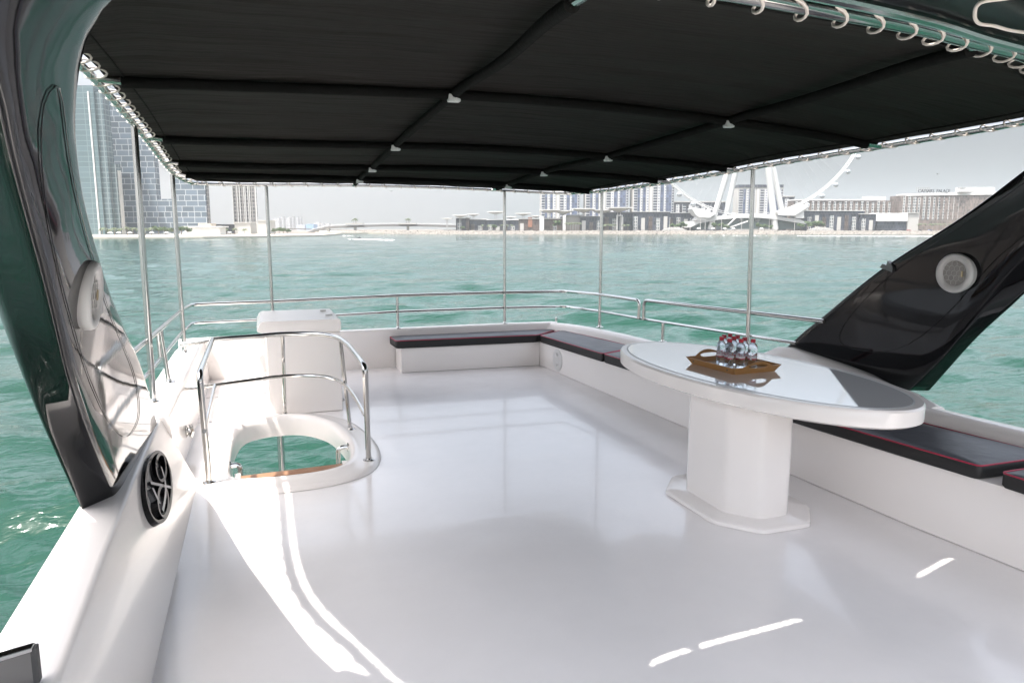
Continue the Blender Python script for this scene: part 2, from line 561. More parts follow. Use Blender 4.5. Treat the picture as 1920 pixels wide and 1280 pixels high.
# ------------------------------------------------------------------ cabinet
cb = thing("cabinet", (0.37, 7.75, 0), "tall white cabinet with overhanging lid standing behind the stair rail", "cabinet")
m = MB(); m.box((0.035, 7.33, 0.002), (0.735, 8.22, 0.80)); m.build("body", GEL, cb, bevel=0.012)
m = MB()
pf = fillet([(-0.05, 0, 0.83), (-0.005, 0, 0.925), (0.74, 0, 0.925), (0.745, 0, 0.803), (0.04, 0, 0.803)], 0.03, 3, True)
rs = []
for y, k in ((7.315, 1), (7.8, 1), (8.12, 1), (8.3, 1)):
    rs.append([Vector((p.x, y, p.z)) for p in pf])
m.rings(rs); m.build("lid", GEL, cb, sharp=40, bevel=0.004)
HINGE = mat("dark_steel", (0.12, 0.12, 0.12), 0.3, 1)
MB().box((0.6, 8.0, 0.927), (0.66, 8.02, 0.945)).build("hinge", STEEL, cb)
MB().box((0.62, 7.6, 0.927), (0.69, 7.62, 0.942)).build("hinge", STEEL, cb)
m = MB(); m.lathe([(0.012, 0), (0.014, 0.01), (0.006, 0.02)], (0.738, 7.36, 0.1), 10, (1, 0, 0)); m.build("door_stop", STEEL, cb)

# ------------------------------------------------------------------ perimeter railing
rl = thing("railing", (1.8, 9.5, 0.5), "two bar polished steel railing standing on the bulwark around the stern", "railing")
T1 = [(-0.86, 4.7, 0.965), (-0.835, 6.0, 0.955), (-0.81, 7.3, 0.945), (-0.80, 8.75, 0.925)]
top = fillet(T1 + [(-0.76, 9.36, 0.915), (0.14, 9.42, 0.917), (1.69, 9.5, 0.938), (3.16, 9.5, 0.938), (4.02, 9.42, 0.935), (4.19, 8.66, 0.95), (4.27, 7.86, 0.95)], 0.10, 5)
top = top[:-1] + fillet([(4.262, 7.95, 0.95), (4.28, 7.78, 0.95), (4.28, 7.78, 0.73)], 0.06, 5)[1:]
m = MB(); m.tube(top, 0.0205, 12)
m.tube(fillet([(4.29, 7.68, 0.73), (4.29, 7.68, 0.962), (4.45, 5.9, 1.0), (4.52, 5.0, 1.02)], 0.07, 5), 0.0205, 12)
m.build("top_rail", STEEL, rl)
m = MB()
m.tube(fillet([(-0.85, 4.7, 0.73), (-0.82, 6.0, 0.725), (-0.80, 8.3, 0.71), (-0.765, 9.34, 0.70), (0.14, 9.42, 0.70), (1.69, 9.5, 0.73), (3.16, 9.5, 0.73), (4.03, 9.42, 0.725), (4.2, 8.66, 0.73), (4.31, 7.8, 0.73), (4.46, 5.9, 0.775), (4.5, 5.3, 0.79)], 0.10, 5), 0.016, 10)
m.build("mid_rail", STEEL, rl)


def post(x, y, z0, z1, r=0.0185, tx=None, ty=None, parent=rl, name="post"):
    p = MB(); p.tube([(x, y, z0 - 0.004), (x if tx is None else tx, y if ty is None else ty, z1)], r, 12)
    p.lathe([(0.05, -0.002), (0.05, 0.006), (r + 0.008, 0.012), (r + .004, 0.03)], (x, y, z0), 18)
    return p.build(name, STEEL, parent)


post(-0.775, 6.85, 0.487, 0.955, 0.0185, -0.82, 6.85)
post(1.69, 9.5, 0.507, 0.93)
post(4.30, 7.25, 0.525, 0.74)
for y_ in (6.71, 6.96):
    MB().tube([(-0.815, y_, 0.72), (-0.82, y_, 0.94)], 0.016, 10).build("gate_post", STEEL, rl)
m = MB(); m.lathe([(0.02, 0), (0.02, 0.05), (0.014, 0.055)], (3.93, 9.52, 0.51), 12); m.build("socket", STEEL, rl)

# ------------------------------------------------------------------ canopy
cp = thing("canopy", (1.9, 6, 0.5), "black fabric sun canopy laced to a steel tube frame over the deck", "canopy")
YS = [2.1, 2.9, 3.8, 4.75, 6.5, 7.8, 8.8, 9.4]
ZL = [2.50, 2.58, 2.615, 2.615, 2.525, 2.425, 2.345, 2.285]
Z1 = [2.51, 2.61, 2.655, 2.66, 2.545, 2.455, 2.395, 2.335]
Z2 = [2.50, 2.57, 2.605, 2.61, 2.495, 2.425, 2.35, 2.305]
ZR = [2.44, 2.46, 2.465, 2.425, 2.335, 2.29, 2.27, 2.262]


def mono(ys, zs, y):
    y = min(max(y, ys[0]), ys[-1])
    for i in range(len(ys) - 1):
        if y <= ys[i + 1]:
            h = ys[i + 1] - ys[i]; t = (y - ys[i]) / h
            m0 = (zs[i + 1] - zs[i - 1]) / (ys[i + 1] - ys[i - 1]) if i > 0 else (zs[1] - zs[0]) / h
            m1 = (zs[i + 2] - zs[i]) / (ys[i + 2] - ys[i]) if i + 2 < len(ys) else (zs[i + 1] - zs[i]) / h
            return (2 * t ** 3 - 3 * t * t + 1) * zs[i] + (t ** 3 - 2 * t * t + t) * h * m0 + (-2 * t ** 3 + 3 * t * t) * zs[i + 1] + (t ** 3 - t * t) * h * m1
    return zs[-1]


XLt = [(0, -0.60), (2.25, -0.60), (2.7, -0.72), (3.3, -0.795), (4.6, -0.80), (8.6, -0.795), (9.4, -0.79)]
XRt = [(0, 4.78), (3.6, 4.78), (4.03, 4.72), (4.59, 4.63), (5.9, 4.40), (8.66, 4.19), (9.4, 4.12)]
NEARt = [(-0.9, 2.42), (-0.57, 2.36), (-0.45, 2.14), (-0.25, 1.95), (0, 1.87), (0.45, 1.90), (0.75, 1.985), (1.5, 2.05), (2.24, 2.17), (2.67, 2.29), (3.17, 2.42), (3.8, 2.72), (4.4, 3.1), (4.9, 3.5)]
FARt = [(-0.9, 9.28), (0, 9.40), (1.7, 9.5), (3.2, 9.5), (4.2, 9.36)]


def smooth_tab(tab):
    xs = [a for a, _ in tab]; ys = [b for _, b in tab]
    return lambda x: mono(xs, ys, x)


XL, XR, NEAR, FAR = map(smooth_tab, (XLt, XRt, NEARt, FARt))


def zc(x, y):
    xs = [XL(y), 1.22, 3.15, XR(y)]
    zs = [mono(YS, Z, y) for Z in (ZL, Z1, Z2, ZR)]
    # cubic Lagrange across the beam
    s = 0
    for i in range(4):
        t = zs[i]
        for j in range(4):
            if i != j: t *= (x - xs[j]) / (xs[i] - xs[j])
        s += t
    return s


def canopy_xy(a, b, inset=0.0):
    """a, b in [-1, 1] across and along, corners rounded"""
    c = 0.055
    aa = a * (1 - c * abs(b) ** 9 * abs(a) ** 3); bb = b * (1 - 0.03 * abs(a) ** 9 * abs(b) ** 3)
    x = 1.9; y = 6.0
    for _ in range(4):
        yn, yf = NEAR(x) + inset, FAR(x) - inset
        y = lerp(yn, yf, (bb + 1) / 2)
        xl, xr = XL(y) + inset, XR(y) - inset
        x = lerp(xl, xr, (aa + 1) / 2)
    return x, y


TY = [4.75, 6.47, 7.75, 8.80]


def tube_y(k, x):
    t = [[4.72, 4.74, 4.78, 4.62], [6.62, 6.62, 6.5, 5.98], [7.78, 7.95, 7.75, 7.0], [8.55, 8.9, 8.85, 8.72]][k]
    return mono([-0.8, 1.22, 3.15, 4.6], t, x)


def sag(x, y):
    ys = [NEAR(x)] + [tube_y(k, x) for k in range(4)] + [FAR(x)]
    for a, b in zip(ys, ys[1:]):
        if a <= y <= b:
            t = (y - a) / (b - a)
            return 0.02 * (b - a) * sin(pi * t)
    return 0


NU, NV = 150, 96
rows = []
rowst = []
for j in range(NV + 1):
    b = -1 + 2 * j / NV
    r0 = []; r1 = []
    for i in range(NU + 1):
        a = -1 + 2 * i / NU
        ins = 0.052
        x, y = canopy_xy(a, b, ins)
        # along the fore edge the cloth is drawn tight to the tube except over two runs
        k = max(0, 1 - (y - NEAR(x)) / 0.35)
        if k > 0:
            loose = min(1, max(0, (0.12 - x) / 0.1)) + min(1, max(0, (x - 0.6) / 0.03)) * min(1, max(0, (1.50 - x) / 0.05)) + min(1, max(0, (x - 2.30) / 0.05)) * min(1, max(0, (2.72 - x) / 0.04))
            if abs(x - 0.87) < 0.025: loose = 0
            y -= k * 0.066 * (1 - min(1, loose))
        e = min(1 - abs(a), 1 - abs(b)) * 10
        z = zc(x, y) + 0.01 + sag(x, y) * min(1, e) + 0.004 * sin(x * 9 + sin(y * 4) * 2) * sin(y * 7 + x * 2)
        r0.append(Vector((x, y, z))); r1.append(Vector((x, y, z + 0.006)))
    rows.append(r0); rowst.append(r1)
m = MB()
m.strips(rows); m.strips(rowst)
bd = lambda rw: [rw[0][i] for i in range(NU)] + [rw[j][NU] for j in range(NV)] + [rw[NV][i] for i in range(NU, 0, -1)] + [rw[j][0] for j in range(NV, 0, -1)]
m.rings([bd(rows), bd(rowst)], closed_ends=False)
m.build("fabric", CANVAS, cp, sharp=70, fix=True)

edge = []
for k in range(60): edge.append(canopy_xy(-1 + 2 * k / 60, -1))
for k in range(60): edge.append(canopy_xy(1, -1 + 2 * k / 60))
for k in range(60): edge.append(canopy_xy(1 - 2 * k / 60, 1))
for k in range(60): edge.append(canopy_xy(-1, 1 - 2 * k / 60))
EDGE = [Vector((x, y, zc(x, y))) for x, y in edge]
MB().tube(EDGE, 0.026, 12, closed=True).build("edge_tube", STEEL, cp)

# dark hem line inside the fabric edge
hm = []
for q in range(4):
    for k in range(60):
        t = -1 + 2 * k / 60
        a, b = ((t, -1), (1, t), (-t, 1), (-1, -t))[q]
        x, y = canopy_xy(a, b, 0.15)
        hm.append(Vector((x, y, zc(x, y) + 0.004 + sag(x, y) * 0.5)))
MB().tube(hm, 0.006, 6, closed=True).build("hem", SLEEVE, cp)

# lacing: loops round the tube through eyelets, one long cord
lc = MB()
N = len(EDGE)
cum = [0.0]
for i in range(N): cum.append(cum[-1] + (EDGE[(i + 1) % N] - EDGE[i]).length)
turns = int(cum[-1] / 0.19)
path = []
seg = 0
per = 14
for k in range(turns * per):
    ph = (k % per) / per
    # the cord hurries along on the cloth side and wraps squarely round the tube
    adv = ph + 0.75 * sin(2 * pi * ph) / (2 * pi)
    s_ = (k // per + adv) / turns * cum[-1]
    s_ = min(s_, cum[-1] - 1e-6)
    while seg < N - 1 and cum[seg + 1] < s_: seg += 1
    while seg > 0 and cum[seg] > s_: seg -= 1
    p, q = EDGE[seg], EDGE[(seg + 1) % N]
    c = p.lerp(q, (s_ - cum[seg]) / (cum[seg + 1] - cum[seg]))
    t = (q - p).normalized()
    inn = Vector((-t.y, t.x, 0)).normalized()
    an = 2 * pi * ph + pi
    path.append(c + inn * (0.028 - 0.060 * cos(an + pi)) * 1.0 + Vector((0, 0, 0.024 * sin(an) - 0.004)))
lc.tube(path, 0.0056, 6, closed=True)
lc.build("lacing", CORD, cp)

for k in range(4):
    pts = []
    x0 = XL(tube_y(k, -0.8)); x1 = XR(tube_y(k, 4.5))
    for i in range(41):
        x = lerp(x0, x1, i / 40); y = tube_y(k, x)
        pts.append(Vector((x, y, zc(x, y) - 0.012)))
    pts[0].z += 0.012; pts[-1].z += 0.012
    t = MB().tube(pts, 0.022, 10).build("cross_tube", STEEL, cp)
    sp = [p for p in pts if x0 + 0.10 < p.x < x1 - 0.10]
    MB().tube([p + Vector((0, 0, -0.008)) for p in sp], 0.031, 12).build("sleeve", SLEEVE, t)
LX = [(1.0, 1.22, 1.24, 1.2, 1.19, 1.17), (2.75, 3.2, 3.33, 3.2, 3.05, 2.98)]
for li in range(2):
    tab = [2.2, 3.6, 4.75, 6.5, 7.8, 9.45]
    pts = []
    for i in range(41):
        y = lerp(2.2, 9.45, i / 40)
        x = mono(tab, LX[li], y)
        y = max(y, NEAR(x)); y = min(y, FAR(x))
        pts.append(Vector((x, y, zc(x, y) - 0.006)))
    t = MB().tube(pts, 0.020, 10).build("ridge_tube", STEEL, cp)
    MB().tube([p + Vector((0, 0, -0.006)) for p in pts[1:-1]], 0.029, 12).build("sleeve", SLEEVE, t)
    for k in range(4):
        y = TY[k]
        for _ in range(5):
            x = mono(tab, LX[li], y); y = tube_y(k, x)
        z = zc(x, y)
        j = MB()
        j.obox((x - 0.045, y - 0.036, z - 0.066), (0.085, 0.02, 0.004), (0.0, 0.055, 0), (0, 0, 0.05))
        j.build("tape_joint", TAPE, cp, bevel=0.008)

for (x, y, z0) in ((-0.81, 6.1, 0.486), (-0.79, 8.5, 0.486), (0.14, 9.42, 0.505), (3.16, 9.5, 0.51), (4.19, 8.66, 0.52), (4.44, 5.9, 0.55)):
    xx = min(max(x, XL(y)), XR(y)); yy = min(y, FAR(xx))
    post(x, y, z0, zc(xx, yy), 0.0235 if x < 0 else 0.021, xx, yy, cp, "pole")

# ------------------------------------------------------------------ radar arch
ar = thing("radar_arch", (1.9, 3, 0.45), "glossy black arch with two slanting legs carrying the hard top overhead", "arch")


def resample(pts, n):
    P = catmull(pts, 12)
    d = [0]
    for a, b in zip(P, P[1:]): d.append(d[-1] + (b - a).length)
    out = []; j = 0
    for k in range(n):
        t = d[-1] * k / (n - 1)
        while j < len(d) - 2 and d[j + 1] < t: j += 1
        out.append(P[j].lerp(P[j + 1], (t - d[j]) / max(1e-9, d[j + 1] - d[j])))
    return out


def at_z(poly, z):
    for a, b in zip(poly, poly[1:]):
        if (a.z - z) * (b.z - z) <= 0 and abs(b.z - a.z) > 1e-9:
            return a.lerp(b, (z - a.z) / (b.z - a.z))
    return (poly[0] if abs(poly[0].z - z) < abs(poly[-1].z - z) else poly[-1]).copy()


def section(ra, rb, rc, rd, k=7):
    """unit square with a different corner radius at each corner, (u, v)"""
    out = []
    for (cx_, cy_, r, a0) in ((ra, ra, ra, pi), (1 - rb, rb, rb, 1.5 * pi), (1 - rc, 1 - rc, rc, 0), (rd, 1 - rd, rd, 0.5 * pi)):
        for q in range(k + 1):
            a = a0 + q / k * pi / 2
            out.append((cx_ + r * cos(a), cy_ + r * sin(a)))
    fine = []
    for (p0, p1) in zip(out, out[1:] + out[:1]):
        d = hypot(p1[0] - p0[0], p1[1] - p0[1])
        n = 6 if d > 0.3 else 1
        for q in range(n): fine.append((lerp(p0[0], p1[0], q / n), lerp(p0[1], p1[1], q / n)))
    return fine


def leg(AI, FI, FO, AO, n=48, zmap=None, radii=(0.07, 0.12, 0.26, 0.3)):
    A = resample(AI, n)
    if zmap:
        FI, FO, AO = (catmull(q, 10) for q in (FI, FO, AO))
        B = [at_z(FI, interp(zmap[0], a.z)) for a in A]
        C = [at_z(FO, interp(zmap[1], b.z)) for b in B]
        D = [at_z(AO, interp(zmap[2], a.z)) for a in A]
    else:
        B, C, D = (resample(q, n) for q in (FI, FO, AO))
    sec = section(*radii)
    rs = [[(A[k] * (1 - u) + B[k] * u) * (1 - v) + (D[k] * (1 - u) + C[k] * u) * v for u, v in sec] for k in range(n)]
    return rs, (A, B, C, D)


def groove(A, B, s0, s1, u0, u1, off, r=0.0018):
    """rounded outline on the inner face between rails A and B"""
    n = len(A)

    def pt(u, s):
        k = s * (n - 1); i = min(int(k), n - 2); f = k - i
        return (A[i].lerp(A[i + 1], f)).lerp(B[i].lerp(B[i + 1], f), u)
    loop = fillet([(u0, s0 - .0, 0), (u1, s0 + 0.03, 0), (u1, s1, 0), (u0, s1, 0)], 0.28, 8, True)
    fine = []
    for i in range(len(loop)):
        a, b = loop[i], loop[(i + 1) % len(loop)]
        for q in range(4):
            fine.append(a.lerp(b, q / 4))
    return MB().tube([pt(p.x, p.y) + Vector(off) for p in fine], r, 8, closed=True)


LAI = [(-0.70, 5.50, 0.43), (-0.69, 4.9, 0.96), (-0.67, 4.33, 1.262), (-0.63, 3.75, 1.51), (-0.60, 3.39, 1.69), (-0.555, 3.0, 1.853), (-0.515, 2.72, 1.965), (-0.475, 2.5, 2.075), (-0.44, 2.36, 2.145), (-0.40, 2.24, 2.22), (-0.35, 2.14, 2.285), (-0.27, 2.08, 2.36), (-0.1, 2.0, 2.45), (0.2, 1.95, 2.52)]
LFI = [(-0.72, 4.03, 0.43), (-0.71, 3.452, 0.991), (-0.69, 3.177, 1.217), (-0.67, 2.97, 1.402), (-0.64, 2.713, 1.611), (-0.605, 2.456, 1.782), (-0.55, 2.118, 1.963), (-0.50, 1.88, 2.06), (-0.42, 1.5, 2.22), (-0.2, 1.2, 2.4), (0.2, 1.0, 2.52)]
LFO = [(-0.875, 3.80, 0.43), (-0.89, 3.36, 1.0), (-0.895, 3.17, 1.3), (-0.895, 3.05, 1.52), (-0.90, 2.72, 1.85), (-0.98, 2.2, 2.25), (-1.2, 1.7, 2.5), (-1.2, 1.0, 2.62)]
LAO = [(-0.90, 5.2, 0.43), (-0.93, 4.6, 1.0), (-1.0, 3.85, 1.6), (-1.15, 3.05, 2.1), (-1.25, 2.45, 2.45), (-1.2, 2.1, 2.56), (-1.0, 1.95, 2.62)]
ZMAP = ([(0.43, 0.43), (0.96, 0.66), (1.262, 0.88), (1.51, 1.12), (1.69, 1.32), (1.853, 1.5), (1.965, 1.63), (2.075, 1.77), (2.145, 1.87), (2.22, 1.97), (2.3, 2.1), (2.36, 2.2), (2.45, 2.38), (2.52, 2.52)],
        [(0.43, 0.43), (2.52, 2.62)], [(0.43, 0.43), (2.52, 2.62)])
rs, (LA, LB, LC, LD) = leg(LAI, LFI, LFO, LAO, zmap=ZMAP)
lg = MB().rings(rs).build("leg", BLACK, ar, sharp=60)
groove(LA, LB, 0.1, 0.84, 0.17, 0.8, (0.004, 0, 0)).build("panel_seam", BLACK, lg)
# white trim bead along the forward edge of the leg
sc = lambda p: Vector((p[0] * 0.95, p[1] * 0.95, 1.8 - (1.8 - p[2]) * 0.95))
RAI = [(4.72, 5.74, 0.66), (4.735, 5.5, 0.86), (4.75, 5.324, 0.993), (4.797, 4.72, 1.469), (4.856, 4.082, 1.877), (4.89, 3.663, 2.189), (4.86, 3.3, 2.42), (4.7, 3.0, 2.6), (4.3, 2.8, 2.64)]
RFI = [(4.926, 4.487, 0.50), (4.93, 4.2, 0.82), (4.94, 3.95, 1.2), (4.945, 3.65, 1.64), (4.95, 3.2, 2.0), (4.9, 2.7, 2.3), (4.75, 2.2, 2.5), (4.3, 1.8, 2.56)]
RFO = [(5.15, 4.40, 0.50), (5.12, 4.05, 0.95), (5.12, 3.74, 1.265), (5.12, 3.6, 1.40), (5.1, 2.9, 1.9), (5.0, 2.3, 2.3), (4.8, 2.0, 2.62), (4.3, 1.8, 2.68)]
RAO = [(5.05, 5.6, 0.66), (5.0, 5.3, 1.0), (5.02, 4.72, 1.48), (5.06, 4.08, 1.89), (5.06, 3.6, 2.2), (4.98, 3.2, 2.5), (4.8, 2.9, 2.7), (4.3, 2.8, 2.74)]
rs, (RA, RB, RC, RD) = leg(*[[sc(p) for p in q] for q in (RAI, RFI, RFO, RAO)])
rg = MB().rings(rs).build("leg", BLACK, ar, sharp=60)
groove(RA, RB, 0.06, 0.88, 0.16, 0.86, (-0.006, 0, 0)).build("panel_seam", BLACK, rg)
m = MB()
q = Vector((4.55, 4.36, 1.47))
m.prism([q, q + Vector((0, 0.12, 0.03)), q + Vector((0, 0.10, 0.06)), q + Vector((0, 0.06, 0.05)), q + Vector((0, 0.05, 0.085)), q + Vector((0, 0.0, 0.04))], (0.03, 0, 0))
m.build("bracket", mat("dark_steel", (0.12, 0.12, 0.12), 0.3, 1), rg)
# hard top
aft = []
for k in range(61):
    x = lerp(-0.62, 4.9, k / 60)
    aft.append((x, NEAR(x) - 0.03))
ht = MB()
poly = [(-1.5, 0.12), (-1.5, 3.2), (-1.25, 3.1), (-1.0, 2.65), (-0.78, 2.3)] + aft + [(4.9, 0.12)]
ht.prism([(x, y, 2.545) for x, y in poly][::-1], (0, 0, 0.09))
ht.build("hard_top", BLACKTOP, ar, bevel=0.01)
gt = MB().tube([(x, y - 0.045, 2.52) for x, y in aft], 0.02, 10)
gt.build("grab_tube", STEEL, ar)
cd = MB()
pts = [(2.30, 1.74, 2.545), (2.265, 1.778, 2.51), (2.188, 1.833, 2.50), (2.275, 1.926, 2.495), (2.386, 2.0, 2.495), (2.48, 2.02, 2.50), (2.62, 2.06, 2.505), (2.8, 2.1, 2.52), (3.0, 2.12, 2.545)]
cd.tube(catmull(pts, 6), 0.006, 8)
cd.build("cord", CORD, None, "pale cord looped under the black hard top at upper right", "cord")

# ------------------------------------------------------------------ speakers on the legs


def speaker(c, nrm, up, r, label):
    n = Vector(nrm).normalized()
    t = thing("speaker", c, label, "speaker", "round white speakers on the arch legs")
    c = Vector(c)
    MB().lathe([(r * 0.93, -0.03), (r * 0.96, 0.004), (r, 0.012), (r, 0.03), (r * 0.96, 0.042), (r * 0.86, 0.046), (r * 0.70, 0.040), (r * 0.64, 0.030), (r * 0.63, 0.02)], c, 48, n).build("bezel", PLASTIC, t, sharp=50)
    MB().lathe([(r * 0.635, 0.0), (r * 0.635, 0.026), (r * 0.35, 0.030), (0.001, 0.032)], c, 40, n).build("grille", mat("grey_grille", (0.33, 0.31, 0.29), 0.6, bump=0.002, bscale=160), t, sharp=60)
    u = n.cross(Vector((0, 0, 1))).normalized(); w = u.cross(n)
    hx = MB()
    a = r * 0.16
    for i in range(-3, 4):
        for j in range(-3, 4):
            p2 = (a * 1.732 * (i + 0.5 * (j % 2)), a * 1.5 * j)
            if hypot(*p2) < r * 0.50:
                hx.tube([c + n * 0.032 + u * (p2[0] + a * cos(pi / 6 + k * pi / 3)) + w * (p2[1] + a * sin(pi / 6 + k * pi / 3)) for k in range(6)], r * 0.012, 5, closed=True)
    hx.build("hex_ribs", PLASTIC, t)
    bd = MB(); o = c + n * 0.032 + u * (-r * 0.5) - w * r * 0.16
    bd.obox(o, u * r * 0.1, w * r * 0.3, n * 0.006)
    bd.build("badge", mat("brass_badge", (0.5, 0.4, 0.26), 0.35, 0.8), t)


sp = sc((4.896, 4.087, 1.473))
speaker(sp + Vector((-0.012, 0, 0)), (-1, -0.06, -0.02), None, 0.138, "round white speaker facing us on the black right arch leg")
ls = Vector((-0.628, 3.22, 1.545))
speaker(ls + Vector((-0.012, 0, 0)), (1, 0.0, -0.12), None, 0.135, "round white speaker seen edge on at the black left arch leg")

# ------------------------------------------------------------------ emblem on the port wall
em_c = Vector((-0.63, 4.45, 0.345))
em = thing("emblem", em_c, "black interlaced emblem with silver faces on the white wall below the left arch", "emblem")
T = Vector((-0.040, 0.36, 0.088)); Q = Vector((0.035, 0.235, -0.075)); NN = Vector((0.9, 0, 0.42)).normalized()


def el(a, sT=1, sQ=1, c=(0, 0)):
    return em_c + T * (c[0] + sT * sin(a)) + Q * (c[1] + sQ * cos(a)) + NN * 0.02


def band(path, w, h, closed):
    """flat bar of height h following path on the wall"""
    m = MB(); rs = []
    n = len(path)
    for i in range(n):
        d = (path[(i + 1) % n] - path[i - 1]) if closed else (path[min(i + 1, n - 1)] - path[max(i - 1, 0)])
        s = d.cross(NN).normalized() * w
        p = path[i]
        rs.append([p - s - NN * 0.02, p + s - NN * 0.02, p + s * 0.9 + NN * h, p - s * 0.9 + NN * h])
    m.rings(rs, closed_ends=not closed, smooth=False, loop=closed)
    return m


band([el(2 * pi * k / 48) for k in range(48)], 0.012, 0.025, True).build("ring", BLACK, em, bevel=0.003)
band([el(2 * pi * k / 32, 0.42, 0.40, (0.50, 0.12)) for k in range(32)], 0.011, 0.03, True).build("loop", BLACK, em, bevel=0.003)
band([el(2 * pi * k / 32, 0.42, 0.40, (-0.48, 0.18)) for k in range(32)], 0.011, 0.03, True).build("loop", BLACK, em, bevel=0.003)
SIL = mat("silver_face", (0.30, 0.31, 0.33), 0.2, 0.9)
band([em_c + T * lerp(0.05, -0.15, k / 10) + Q * lerp(-0.75, 0.85, k / 10) + NN * 0.03 for k in range(11)], 0.010, 0.02, False).build("bar", SIL, em)
band([em_c + T * lerp(-0.75, 0.5, k / 10) + Q * (0.1 + 0.3 * sin(k / 10 * pi)) + NN * 0.03 for k in range(11)], 0.010, 0.02, False).build("bar", SIL, em)
band([em_c + T * lerp(-0.1, -0.55, k / 10) + Q * lerp(-0.6, -0.1, k / 10) + NN * 0.03 for k in range(11)], 0.016, 0.02, False).build("bar", SIL, em)

# ------------------------------------------------------------------ windscreen frame end at lower left
wf = thing("windscreen_frame", (-0.72, 2.05, 0.49), "silver capped dark windscreen end standing on the bulwark at the lower left corner", "windscreen")
p0 = on_z(-90, 1262, 0.66); p1 = on_z(64, 1216, 0.60)
m = MB(); m.prism([(p0.x, p0.y, 0.497), (p1.x, p1.y, 0.497), (p1.x, p1.y, 0.595), (p0.x, p0.y, 0.655)], (0.0, 0.012, 0)); m.build("pane", mat("tinted_pane", (0.16, 0.155, 0.15), 0.2), wf)
m = MB(); m.obox((p0.x, p0.y - 0.012, 0.655), p1 - p0 + Vector((0, 0, 0.0)), (0, 0.035, 0), (0, 0, 0.018)); m.build("cap_rail", STEEL, wf, bevel=0.006)
m = MB(); m.obox((p1.x - 0.01, p1.y - 0.01, 0.497), (0.018, 0, 0), (0, 0.03, 0), (0, 0, 0.11)); m.build("end_post", mat("dark_rubber", (0.06, 0.06, 0.06), 0.6), wf, bevel=0.003)

# ------------------------------------------------------------------ table
TC = Vector((3.035, 4.055, 0)); TZ = 0.88
tb = thing("table", (2.96, 4.02, 0), "white oval pedestal table with inlaid glossy top", "table")
ta = atan2(0.0804, 0.9968)


def oval(sa, sb, z):
    out = []
    for k in range(96):
        a = 2 * pi * k / 96
        lx, ly = sb * cos(a), sa * sin(a)
        out.append(Vector((TC.x + lx * cos(ta) - ly * sin(ta), TC.y + lx * sin(ta) + ly * cos(ta), z)))
    return out


A_, B_ = 1.252, 0.570
m = MB()
m.rings([oval(A_ - 0.03, B_ - 0.03, TZ - 0.105), oval(A_, B_, TZ - 0.09), oval(A_ + 0.002, B_ + 0.002, TZ - 0.012), oval(A_ - 0.008, B_ - 0.008, TZ), oval(A_ - 0.05, B_ - 0.05, TZ + 0.001), oval(A_ - 0.055, B_ - 0.055, TZ - 0.006), oval(A_ - 0.07, B_ - 0.07, TZ - 0.006)])
m.build("rim", GEL, tb, sharp=40)
m = MB(); m.prism(oval(A_ - 0.062, B_ - 0.062, TZ - 0.0055), (0, 0, 0.0075)); m.build("top", TABLETOP, tb)
m = MB()
ro, ri = oval(A_ - 0.05, B_ - 0.05, TZ + 0.002), oval(A_ - 0.061, B_ - 0.061, TZ + 0.002)
m.rings([ro, ri, [p - Vector((0, 0, 0.006)) for p in ri], [p - Vector((0, 0, 0.006)) for p in ro]], loop=True, smooth=False)
m.build("inlay_line", SEAL, tb)


def octa(cx, cy, hx, hy, ch, z, r=0.02):
    p = [(cx - hx, cy - hy + ch * 1.2, z), (cx - hx + ch, cy - hy, z), (cx + hx - ch, cy - hy, z), (cx + hx, cy - hy + ch * 1.2, z), (cx + hx, cy + hy - ch * 1.2, z), (cx + hx - ch, cy + hy, z), (cx - hx + ch, cy + hy, z), (cx - hx, cy + hy - ch * 1.2, z)]
    return fillet(p, r, 3, True)


PCX, PCY = 2.935, 3.955
m = MB(); m.rings([octa(PCX, PCY, 0.245, 0.385, 0.14, 0.036, 0.035), octa(PCX, PCY, 0.245, 0.385, 0.14, TZ - 0.1, 0.035)]); m.build("pedestal", GEL, tb, sharp=40)
m = MB(); m.rings([octa(PCX, PCY, 0.365, 0.515, 0.19, 0.002, .04), octa(PCX, PCY, 0.362, 0.512, 0.19, 0.024, .04), octa(PCX, PCY, 0.348, 0.498, 0.185, 0.036, .04), octa(PCX, PCY, 0.2, 0.3, 0.1, 0.038)]); m.build("base_plate", GEL, tb, sharp=40)

# ------------------------------------------------------------------ tray and bottles
Zt = TZ + 0.003
c0 = on_z(1299, 681, Zt); c1 = on_z(1377, 702, Zt); c2 = on_z(1447, 694, Zt)
ea = (c0 - c1); eb = (c2 - c1)
eb = (eb - ea.normalized() * eb.dot(ea.normalized()))          # square it up
la, lb = ea.length, eb.length
ea.normalize(); eb.normalize()
tc = c1 + ea * la / 2 + eb * lb / 2
tr = thing("tray", (tc.x, tc.y, Zt), "light brown bamboo serving tray with handle holes carrying the bottles", "tray")
m = MB(); m.obox(c1, ea * la, eb * lb, (0, 0, 0.008)); m.build("tray_bottom", BAMBOO, tr, bevel=0.002)
for side in (0, 1):
    n = -eb if side == 0 else eb
    o = c1 + (eb * lb if side else Vector((0, 0, 0)))
    m = MB()
    q0, q1 = o - ea * 0.0, o + ea * la
    up = Vector((0, 0, 0.045)) + n * 0.03
    m.prism([q0, q1, q1 + up + ea * 0.03, q0 + up - ea * 0.03], n * 0.009)
    m.build("tray_side", BAMBOO, tr, bevel=0.0015)
    for e in (0.04, la - 0.04):
        MB().lathe([(0.006, 0), (0.006, 0.002)], q0 + ea * e + n * 0.0255 + Vector((0, 0, 0.024)), 8, n).build("screw", HINGE, tr)
